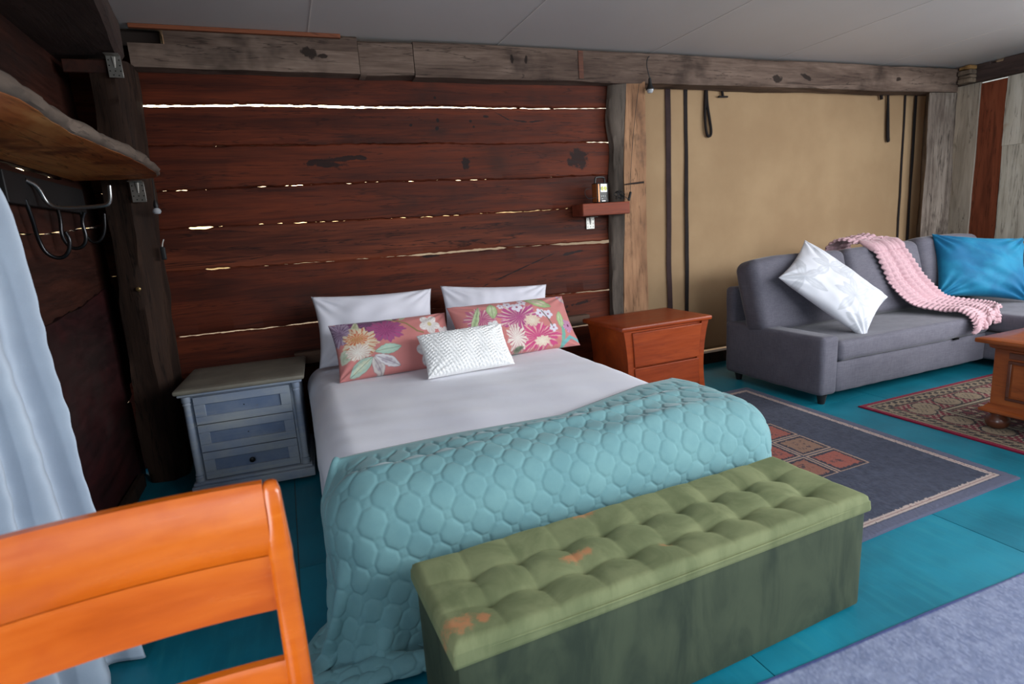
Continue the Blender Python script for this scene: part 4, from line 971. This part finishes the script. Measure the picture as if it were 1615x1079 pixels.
M['rugprint'] = printed('woven rug pile', .95, 500, .1, .4)
rug('floor_rug', [(1.72, 1.355), (2.905, 1.395), (2.955, 3.085), (1.76, 3.06)], .010, blue_rug, 240, 330, M['rugprint'], 'dark blue rug with cream border and rust squares right of the bed', 3)
def persian(U, V, P2):
    L_, W_ = 1.75, 1.42; x = U*W_; y = V*L_; ed = np.minimum(np.minimum(x, W_-x), np.minimum(y, L_-y)); n = rnd2(U.shape, 3, 1); n2 = rnd2(U.shape, 4)
    # distance along the border
    use_y = np.minimum(x, W_-x) < np.minimum(y, L_-y); al = np.where(use_y, y, x)
    BEI, RED_, BLK, CRM = (140, 121, 98), (112, 22, 42), (40, 31, 34), (170, 156, 132)
    C = np.tile(np.array(lin(BEI)), U.shape+(1,))
    C = mixc(C, (ed < .030).astype(float), (130, 18, 50))
    d1 = (ed > .055) & (ed < .12); C = mixc(C, d1*(np.sin(al*75)*np.sin(ed*110+al*40) > .1), BLK); C = mixc(C, (np.abs(ed-.050) < .005)*.9, BLK); C = mixc(C, (np.abs(ed-.125) < .006)*.9, BLK); C = mixc(C, (np.abs(ed-.137) < .005)*.8, RED_)
    # medallion border
    ph = (al/.20) % 1; ce = (ed-.215)/.075; cx_ = (ph-.5)*2*1.25; rr = np.hypot(cx_, ce)
    bd = (ed > .142) & (ed < .29); C = mixc(C, bd*(rr > 1.0), RED_); C = mixc(C, bd*(rr <= 1.0), BEI); C = mixc(C, bd*(np.abs(rr-.98) < .09), BLK)
    C = mixc(C, bd*(rr > 1.0)*(np.sin(x*150)*np.sin(y*150) > .45), CRM); C = mixc(C, bd*(rr < .5)*(np.sin(x*210)*np.sin(y*210) > .5), BLK)
    C = mixc(C, (np.abs(ed-.295) < .006)*.9, BLK); C = mixc(C, (np.abs(ed-.31) < .006)*.9, CRM); C = mixc(C, (np.abs(ed-.325) < .007)*.9, BLK)
    fi = ed > .335; C = mixc(C, fi*1.0, (104, 30, 46)); q1 = np.sin(x*62)*np.sin(y*62); q2 = np.sin(x*41+y*41)*np.sin(x*41-y*41)
    C = mixc(C, fi*(q2 > .35), BEI); C = mixc(C, fi*(np.abs(q1) < .14), BLK); C = mixc(C, fi*(q1 > .75), CRM)
    C = mixc(C, .22*(n2 > .35), BLK); C = mixc(C, .18*(n2 < -.5)*(ed > .03), CRM)
    return C
rug('persian_rug', [(3.19, .66), (4.62, .66), (4.62, 2.405), (3.205, 2.41)], .009, persian, 420, 420, M['rugprint'], 'red and beige patterned rug under the wooden coffee table', 5, .003)
def grey_rug(U, V, P2):
    n = rnd2(U.shape, 7, 8)*3; n2 = rnd2(U.shape, 8); n3 = np.repeat(rnd2((U.shape[0], U.shape[1]//4+1), 9), 4, 1)[:, :U.shape[1]]
    C = np.tile(np.array(lin((114, 122, 148))), U.shape+(1,)); C = mixc(C, .4+n, (132, 139, 163)); C = mixc(C, np.clip(.5*n3, 0, 1), (90, 98, 130)); C = mixc(C, np.clip(.25*n2, 0, 1), (178, 184, 206)); C = mixc(C, ((1-V) < .008)*.9, (58, 70, 128)); return C
rug('floor_rug', [(.55, -.55), (3.0, -.60), (2.9, .985), (.62, 1.015)], .012, grey_rug, 300, 220, M['rugprint'], 'pale blue-grey shaggy rug in the right foreground', 9, .007)

# ---------------------------------------------------------------- coffee table
M['table'] = wood('polished reddish timber', [(0.25, (86, 36, 13)), (0.45, (128, 60, 22)), (0.6, (150, 76, 30)), (0.8, (168, 94, 44))], 1, fine=46, stretch=8, rough=.4, coat=.2, cracks=.3, bump=.1)
M['tabledark'] = wood('dark polished timber', [(0.25, (58, 30, 20)), (0.6, (98, 54, 36)), (0.8, (120, 70, 48))], 1, rough=.35, coat=.3, cracks=0)
tx, ty = 3.36, 1.885           # far left corner of the table top
ct = thing('coffee_table', 'reddish wooden coffee table with panelled side and round feet', 'table', (tx+.40, ty-.50, 0.0112))
TX, TY, TZ = .80, 1.0, .495
MB().rbox((0, 0, TZ-.012), (TX, TY, .024), .006, .08).obj('top', M['table'], ct, smooth=True)
MB().loft([[(sx*(TX/2-i), sy*(TY/2-i), z) for sx, sy in ((-1, -1), (1, -1), (1, 1), (-1, 1))] for i, z in ((.03, TZ-.024), (.045, TZ-.034), (.05, TZ-.05), (.06, TZ-.056))][::-1]).obj('top_moulding', M['table'], ct)
bx, by = TX/2-.065, TY/2-.065
MB().box(-bx, bx, -by, by, .135, TZ-.056).obj('body', M['table'], ct, bevel=.003)
for sx in (-1, 1):
    for (y0, y1) in ((-by+.07, -.03), (.03, by-.07)):
        m = MB(); z0, z1 = .17, TZ-.11
        for i, (d, h_) in enumerate(((0, .008), )):
            fw = .016
            for (a0, a1, c0, c1) in ((y0, y1, z1-fw, z1), (y0, y1, z0, z0+fw), (y0, y0+fw, z0+fw, z1-fw), (y1-fw, y1, z0+fw, z1-fw)):
                m.box(min(sx*bx, sx*(bx+h_)), max(sx*bx, sx*(bx+h_)), a0, a1, c0, c1)
        fr = m.obj('panel_frame', M['tabledark'], ct, bevel=.003)
        MB().box(min(sx*bx, sx*(bx+.004)), max(sx*bx, sx*(bx+.004)), y0+.022, y1-.022, z0+.022, z1-.022).obj('panel', M['table'], fr, bevel=.002)
    MB().box(min(sx*bx, sx*(bx+.006)), max(sx*bx, sx*(bx+.006)), -by+.07, by-.07, TZ-.10, TZ-.068).obj('apron', M['tabledark'], ct, bevel=.002)
MB().loft([[(sx*(bx+i), sy*(by+i), z) for sx, sy in ((-1, -1), (1, -1), (1, 1), (-1, 1))] for i, z in ((.028, .092), (.034, .098), (.034, .108), (.018, .118), (.008, .132), (.004, .140))]).obj('plinth', M['table'], ct)
for sx in (-1, 1):
    for sy in (-1, 1): MB().lathe([(.026, 0), (.046, .012), (.055, .034), (.052, .056), (.036, .072), (.034, .078), (.042, .084), (.042, .092)], sx*(bx-.03), sy*(by-.03), 24).obj('bun_foot', M['tabledark'], ct, smooth=True)
# ---------------------------------------------------------------- live edge shelf on the left wall
M['liveedge'] = wood('orange live edge slab', [(0.30, (122, 54, 22)), (0.45, (186, 100, 46)), (0.58, (216, 140, 78)), (0.75, (228, 166, 106))], 1, fine=30, stretch=6, rough=.55, cracks=.6, big=1.2, patch=((120, 60, 34), 3.0, .5, .62, .75))
M['bark'] = wood('grey bark', [(0.25, (58, 48, 42)), (0.5, (98, 84, 74)), (0.8, (126, 110, 98))], 1, fine=40, stretch=5, rough=.9, bump=.7, cracks=.4)
sh = thing('live_edge_shelf', 'live edge timber slab shelf on the left wall above the hooks', 'shelf', (-.90, 2.5, 1.608))
Ys = np.linspace(1.25, 3.44, 90)
fx = np.interp(Ys, [1.25, 1.45, 1.605, 1.69, 1.82, 1.965, 2.145, 2.38, 2.68, 2.95, 3.20, 3.32, 3.40, 3.44], [-.56, -.53, -.514, -.500, -.503, -.522, -.524, -.509, -.490, -.488, -.494, -.510, -.54, -.60])+.004*fbm(Ys*7, 5, 3)
rings = []
for i, y in enumerate(Ys):
    rings.append([(.004, y-2.5, 0), (fx[i]+.90-.012, y-2.5, 0), (fx[i]+.90-.022, y-2.5, .042), (.004, y-2.5, .042)])
slb = MB().loft(rings).obj('slab', M['liveedge'], sh, smooth=True, angle=40)
rings = []
for i, y in enumerate(Ys):
    x = fx[i]+.90; a = .009*float(fbm(y*9, 7, 4)); b = .010*float(fbm(y*8, 17, 4))
    rings.append([(x-.014, y-2.5, .0005), (x+a*.3, y-2.5, .004), (x+.005+a, y-2.5, .016), (x+.002+b, y-2.5, .032), (x-.012+a*.5, y-2.5, .047+b*.5), (x-.03, y-2.5, .046), (x-.03, y-2.5, .0425), (x-.0235, y-2.5, .0415)])
tag(MB().loft(rings).obj('bark_edge', M['bark'], sh, smooth=True, angle=60), 'grey bark edge of the shelf')
# galvanised brackets
M['galv'] = plain('galvanised steel', (176, 174, 168), .38, .85, var=.25)
M['hole'] = plain('punched hole', (18, 16, 16), .9)
M['chrome'] = plain('worn steel', (150, 150, 150), .25, .9)
def bracket(label, loc, rz, wd=.062, ht=.10, top=.05):
    t = thing('angle_bracket', label, 'bracket', loc, rz, None)
    m = MB(); m.box(-wd/2, wd/2, -.003, 0, -ht, 0); m.box(-wd/2, wd/2, -top, 0, -.003, 0)
    pl = m.obj('plate', M['galv'], t, bevel=.001)
    MB().add([(-.010, -.003, -.006), (.010, -.003, -.006), (.004, -.003, -.055), (-.004, -.003, -.055), (-.004, -.012, -.006), (.004, -.012, -.006), (.0015, -.005, -.055), (-.0015, -.005, -.055)], [(0, 4, 7, 3), (1, 2, 6, 5), (4, 5, 6, 7), (0, 1, 5, 4), (3, 7, 6, 2)]).obj('rib', M['galv'], t, smooth=True)
    h0 = MB().prism([(.0032*math.cos(i*pi/4), .0032*math.sin(i*pi/4)) for i in range(8)], -.0036, -.0029, 'y'); f0 = None
    for (x, z) in ((-.022, -.02), (.022, -.02), (-.022, -.045), (.022, -.045), (-.022, -.07), (0, -.07), (.022, -.07), (-.01, -.088), (.012, -.09)):
        if f0 is None: f0 = o = h0.obj('hole', M['hole'], pl)
        else: o = f0.copy(); COL.objects.link(o); o.parent = pl
        o.location = (x, 0, z)
    return t
bracket('galvanised bracket below the tip of the live edge shelf', (-.640, 3.450, 1.597), 0)
bracket('galvanised bracket at the top of the dark corner post', (-.640, 3.462, 2.188), 0)
bracket('galvanised bracket under the small radio shelf', (2.104, 3.746, 1.281), 0, .066, .085, .06)
o = MB().box(-.86, -.655, 3.485, 3.50, 2.115, 2.175).obj('wall_block', M['leftslab'], bevel=.003); tag(o, 'small brown wooden block below the dark beam end', 'block')

# hook rack
rk = thing('hook_rack', 'black wall rack with large curved steel hooks under the slab shelf', 'hook rack', (-.90, 3.0, 1.45))
M['rackwood'] = plain('black rack board', (18, 16, 17), .6)
MB().box(.006, .035, -.45, .42, 0, .115).obj('board', M['rackwood'], rk, bevel=.004)
def tubeP(name, pts, r, lab=None):
    return MB().tube([(x+.90, y-3.0, z-1.45) for x, y, z in pts], r, 10, 2).obj(name, M['chrome'] if 'bar' in name else M['steelhook'], rk, smooth=True)
M['steelhook'] = plain('dark steel hook', (58, 58, 60), .28, .9)
tubeP('hook', [(-.868, 2.70, 1.47), (-.865, 2.72, 1.40), (-.872, 2.75, 1.33), (-.862, 2.76, 1.27), (-.825, 2.77, 1.243), (-.79, 2.77, 1.262), (-.775, 2.77, 1.315), (-.785, 2.77, 1.345)], .0075)
tubeP('hanging_bar', [(-.868, 2.74, 1.545), (-.845, 2.78, 1.525), (-.835, 2.80, 1.462), (-.80, 2.80, 1.437), (-.65, 2.80, 1.440), (-.622, 2.80, 1.452), (-.615, 2.80, 1.52)], .0085)
tubeP('hook', [(-.868, 3.02, 1.47), (-.86, 3.01, 1.41), (-.868, 3.0, 1.335), (-.842, 3.0, 1.282), (-.80, 3.0, 1.285), (-.778, 3.0, 1.325), (-.786, 3.0, 1.393), (-.769, 3.0, 1.432)], .0075)
tubeP('hook', [(-.868, 3.32, 1.47), (-.86, 3.31, 1.42), (-.866, 3.30, 1.36), (-.842, 3.30, 1.308), (-.805, 3.30, 1.312), (-.778, 3.30, 1.36), (-.768, 3.30, 1.44)], .007)

# bulb, switch and peg on the corner post
M['rubber'] = plain('black rubber', (22, 21, 22), .55)
def mk_glass():
    t = NT('frosted bulb'); v = t.coords((1, 1, 1)); n = t.noise(v, 30.0, 2); t.fin(t.mix(n, L4((196, 200, 206)), L4((226, 230, 236))), .15, .6); t.b.inputs['Transmission Weight'].default_value = .45; return t.m
M['bulb'] = mk_glass()
b1 = thing('hanging_bulb', 'small clear bulb lamp hanging at the corner post under the shelf', 'lamp', (-.572, 3.44, 1.445))
MB().lathe([(.001, -.012), (.014, -.010), (.020, 0), (.018, .010), (.010, .018)], 0, 0, 16).obj('bulb', M['bulb'], b1, smooth=True)
MB().lathe([(.010, .017), (.012, .03), (.008, .05), (.004, .058)], 0, 0, 12).obj('socket', M['rubber'], b1, smooth=True)
MB().tube([(0, 0, .056), (.001, .01, .10), (0, .03, .16)], .0022, 6, 1).obj('cord', M['rubber'], b1, smooth=True)
s1 = thing('cord_switch', 'black inline cord switch hanging beside the dark corner post', 'switch', (-.588, 3.50, 1.235))
MB().rbox((0, 0, 0), (.024, .016, .068), .005, .01).obj('switch_body', M['rubber'], s1, smooth=True)
M['whitecord'] = plain('white cord', (210, 206, 200), .5)
MB().tube([(0, 0, .034), (.004, 0, .052), (.012, .004, .072)], .003, 6, 1).obj('cord', M['whitecord'], s1, smooth=True)
M['brass'] = plain('dull brass', (150, 124, 78), .35, .8)
pg = MB().lathe([(.003, 0), (.004, .012), (.011, .016), (.012, .022), (.006, .026)], 0, 0, 14).obj('brass_peg', M['brass'], smooth=True); pg.location = (-.722, 3.474, 1.063); pg.rotation_euler = (R(90), 0, 0); tag(pg, 'small brass peg on the front of the dark corner post', 'peg')
op = thing('power_outlet', 'small pale power outlet low in the left corner', 'outlet', (-.825, 3.735, .035))
M['plastic'] = plain('aged plastic', (150, 146, 138), .5)
MB().rbox((0, -.006, .03), (.075, .010, .058), .004, .02).obj('plate', M['plastic'], op, smooth=True)
for x in (-.016, .016): MB().box(x-.005, x+.005, -.0125, -.010, .02, .042).obj('socket_slot', M['rubber'], op)

# ---------------------------------------------------------------- pale curtain at the left
M['curtain'] = fabric('pale grey-blue curtain', (190, 200, 212), (176, 186, 200), 700, .08, .2, var=4)
cu_ = thing('curtain', 'pale grey curtain hanging in folds at the left beside the hooks', 'curtain', (-.75, 1.76, 0))
nn, nz = 200, 110
S_, Zc = np.meshgrid(np.linspace(0, 1, nn), np.linspace(0, 1, nz), indexing='ij')
z = .012+Zc*1.572
spread = np.interp(z, [0, .5, 1.0, 1.37, 1.6], [1.08, 1.0, .90, .80, .62])
bxp = -.885+(S_)*.255*spread; byp = 1.50+S_*.42
ph = S_*2*pi*4.3+.35*np.sin(z*2.3+S_*3)
amp = .050*np.interp(z, [0, 1.6], [1.0, .55])
X = bxp+amp*np.sin(ph)*.75+.012*np.sin(z*3.4+S_*9)*S_; Yc = byp-amp*np.sin(ph)*.6+.035*np.cos(ph*.5)*.4
X = np.maximum(X, -.865+.01*np.sin(ph))
fl = np.stack([X.ravel(), Yc.ravel(), z.ravel()], -1); w_ = .003*waves(fl, 4, 8, 10)+.0022*waves(fl*[1, 1, 2.2], 5, 8, 26)
X = X+w_.reshape(X.shape)
MB().grid(np.stack([X+.75, Yc-1.76, z], -1)).obj('cloth', M['curtain'], cu_, smooth=True, angle=180, solid=.002)
MB().tube([(-.13, -.36, 1.592), (.02, .06, 1.592), (.05, .14, 1.592)], .009, 10).obj('rod', M['steelhook'], cu_, smooth=True)

# ---------------------------------------------------------------- small radio shelf on the middle post
M['redshelf'] = wood('red shelf timber', [(0.3, (92, 38, 24)), (0.6, (132, 62, 40)), (0.8, (150, 78, 52))], 0, rough=.7, cracks=.3)
MB().prism([(1.955, 3.740), (1.955, 3.575), (2.335, 3.575), (2.335, 3.634), (2.236, 3.634), (2.215, 3.740)], 1.287, 1.372, 'z').obj('wall_shelf', M['redshelf'], bevel=.006)
tag(bpy.data.objects['wall_shelf'], 'small thick red-brown shelf block on the wall beside the sawn post', 'shelf')
rd = thing('solar_radio', 'small black and copper lantern radio with carry handle on the wall shelf', 'radio', (2.125, 3.625, 1.3725), R(14))
M['copper'] = plain('copper plastic', (168, 104, 58), .3, .5)
M['blackplastic'] = plain('black plastic', (24, 23, 24), .42)
MB().rbox((0, 0, .068), (.108, .062, .136), .008, .02).obj('case', M['blackplastic'], rd, smooth=True)
MB().box(-.0555, -.052, -.022, .022, .006, .13).obj('side_strip', M['copper'], rd, bevel=.001)
MB().box(-.050, -.038, -.0325, -.030, .006, .128).obj('side_strip', M['copper'], rd, bevel=.001)
MB().tube([(-.046, 0, .132), (-.046, 0, .162), (-.036, 0, .176), (.036, 0, .176), (.046, 0, .162), (.046, 0, .132)], .0065, 8, 1).obj('handle', M['blackplastic'], rd, smooth=True)
M['lens'] = plain('silver lamp reflector', (200, 200, 196), .25, .3)
M['led'] = plain('yellow led chip', (214, 214, 90), .4)
pn = MB().box(-.026, .034, -.0335, -.0305, .072, .128).obj('lamp_panel', M['lens'], rd, bevel=.001)
for x in (-.011, .019):
    MB().prism([(x+.0125*math.cos(i*pi/6), .097+.017*math.sin(i*pi/6)) for i in range(12)], -.0352, -.0334, 'y').obj('led_lamp', M['led'], pn)
for (x, z) in ((-.02, .045), (-.004, .045), (.014, .045), (-.012, .026)):
    MB().rbox((x, -.032, z), (.009, .004, .006), .0015, .004).obj('key', M['lens'], rd, smooth=True)
MB().box(-.016, .018, -.0318, -.0312, .010, .0145).obj('badge', M['lens'], rd)
m = MB(); rng = random.Random(4); pts = []
for i in range(26):
    a = i*1.05; pts.append((2.255+.034*math.cos(a)+rng.uniform(-.008, .008), 3.585+.022*math.sin(a*1.3), 1.385+.055*(1+math.sin(a*.83))*.5+rng.uniform(0, .012)))
pts += [(2.30, 3.57, 1.40), (2.33, 3.565, 1.378)]
m.tube(pts, .0026, 6, 1); o = m.obj('coiled_cable', M['rubber'], smooth=True); tag(o, 'tangled black cable coiled beside the lantern radio', 'cable')
pl = thing('cable_plug', 'black barrel plug leaning on the post right of the radio', 'plug', (2.352, 3.60, 1.373))
m = MB(); m.tube([(-.010, 0, .008), (.020, .02, .062)], .0095, 10); m.obj('plug_body', M['rubber'], pl, smooth=True)
MB().tube([(.020, .02, .06), (.028, .030, .16), (.046, .030, .34), (.082, .030, .60), (.118, .028, .80)], .0018, 6, 1).obj('cord', M['rubber'], pl, smooth=True)
# thin loop of wire left of the radio
o = MB().tube([(2.07, 3.60, 1.41), (2.02, 3.60, 1.40), (1.995, 3.61, 1.43), (2.00, 3.62, 1.465), (2.03, 3.63, 1.475), (2.072, 3.63, 1.47)], .0018, 6, 2).obj('wire_loop', M['rubber'], smooth=True); tag(o, 'thin black wire loop at the left side of the radio', 'wire')
# bulb lamp hanging from the beam
bl = thing('hanging_bulb', 'black shaded bulb lamp hanging by its cord from the long beam', 'lamp', (2.540, 3.60, 2.115))
MB().lathe([(.001, -.012), (.016, -.010), (.024, .004), (.026, .014)], 0, 0, 18).obj('bulb', M['bulb'], bl, smooth=True)
MB().lathe([(.030, .012), (.030, .018), (.020, .034), (.012, .055), (.010, .085), (.005, .09)], 0, 0, 18).obj('shade', M['rubber'], bl, smooth=True)
MB().tube([(0, 0, .088), (-.014, 0, .13), (-.022, .005, .175), (-.012, .01, .215), (.006, .02, .232), (.020, .030, .238)], .0035, 8, 2).obj('cord', M['rubber'], bl, smooth=True)

# ---------------------------------------------------------------- foreground dining chair
M['chair'] = wood('glossy orange varnished timber', [(0.22, (158, 64, 8)), (0.42, (186, 84, 13)), (0.6, (202, 100, 20)), (0.8, (216, 118, 34))], 0, fine=40, stretch=9, rough=.24, coat=.5, cracks=0, bump=.04, patch=((164, 60, 8), 5.0, .55, .75, .5))
ch = thing('dining_chair', 'glossy orange wooden chair with slatted back in the left foreground', 'chair', (-.270, .786, 0), R(2.5))
def cy(z): return .135+.055*(z-.45)/.4
hw = .205
for sx in (-1, 1):
    P = []
    for z, hx, hy in ((0, .014, .015), (.2, .017, .018), (.45, .020, .021), (.60, .0195, .019), (.73, .0185, .018), (.738, .0195, .019), (.80, .0165, .018), (.845, .0145, .016), (.858, .011, .012), (.862, .005, .006)):
        y0 = cy(z) if z >= .45 else .135+.035*(.45-z)/.45; c = []
        for i in range(16):
            a = 2*pi*i/16; c.append((sx*hw+hx*np.sign(math.cos(a))*abs(math.cos(a))**.6, y0+hy*np.sign(math.sin(a))*abs(math.sin(a))**.6, z))
        P.append(c)
    MB().loft(P).obj('back_post', M['chair'], ch, smooth=True, angle=40)
    MB().loft([[(sx*(hw-.01)+r*math.cos(2*pi*i/16), -.26+r*math.sin(2*pi*i/16), z) for i in range(16)] for z, r in ((0, .014), (.2, .018), (.40, .021), (.435, .021))]).obj('front_leg', M['chair'], ch, smooth=True)
def rail(name, z0, z1, prof_amt, th, lip=False):
    n = 14; X = np.linspace(-hw+.012, hw-.012, 24); rings = []
    for x in X:
        bow = .018*(1-(x/hw)**2); ring = []
        for k in range(n+1):
            t_ = k/n; z = z0+(z1-z0)*t_; ring.append((x, cy(z)+bow-th/2-prof_amt*math.sin(pi*t_)**.7, z))
        for k in range(n, -1, -1):
            t_ = k/n; z = z0+(z1-z0)*t_; ring.append((x, cy(z)+bow+th/2, z))
        rings.append(ring)
    return MB().loft(rings).obj(name, M['chair'], ch, smooth=True, angle=50)
tr = rail('top_rail', .742, .862, .012, .018)
rail('lower_rail', .648, .740, .0, .018)
rail('slat', .50, .558, .004, .016)
MB().rbox((0, -.06, .447), (.44, .42, .028), .012, .05).obj('seat', M['chair'], ch, smooth=True)
MB().box(-hw, hw, -.275, -.25, .36, .43).obj('apron', M['chair'], ch, bevel=.003)
for sx in (-1, 1): MB().box(sx*hw-.01, sx*hw+.01, -.25, .13, .36, .43).obj('apron', M['chair'], ch, bevel=.003)
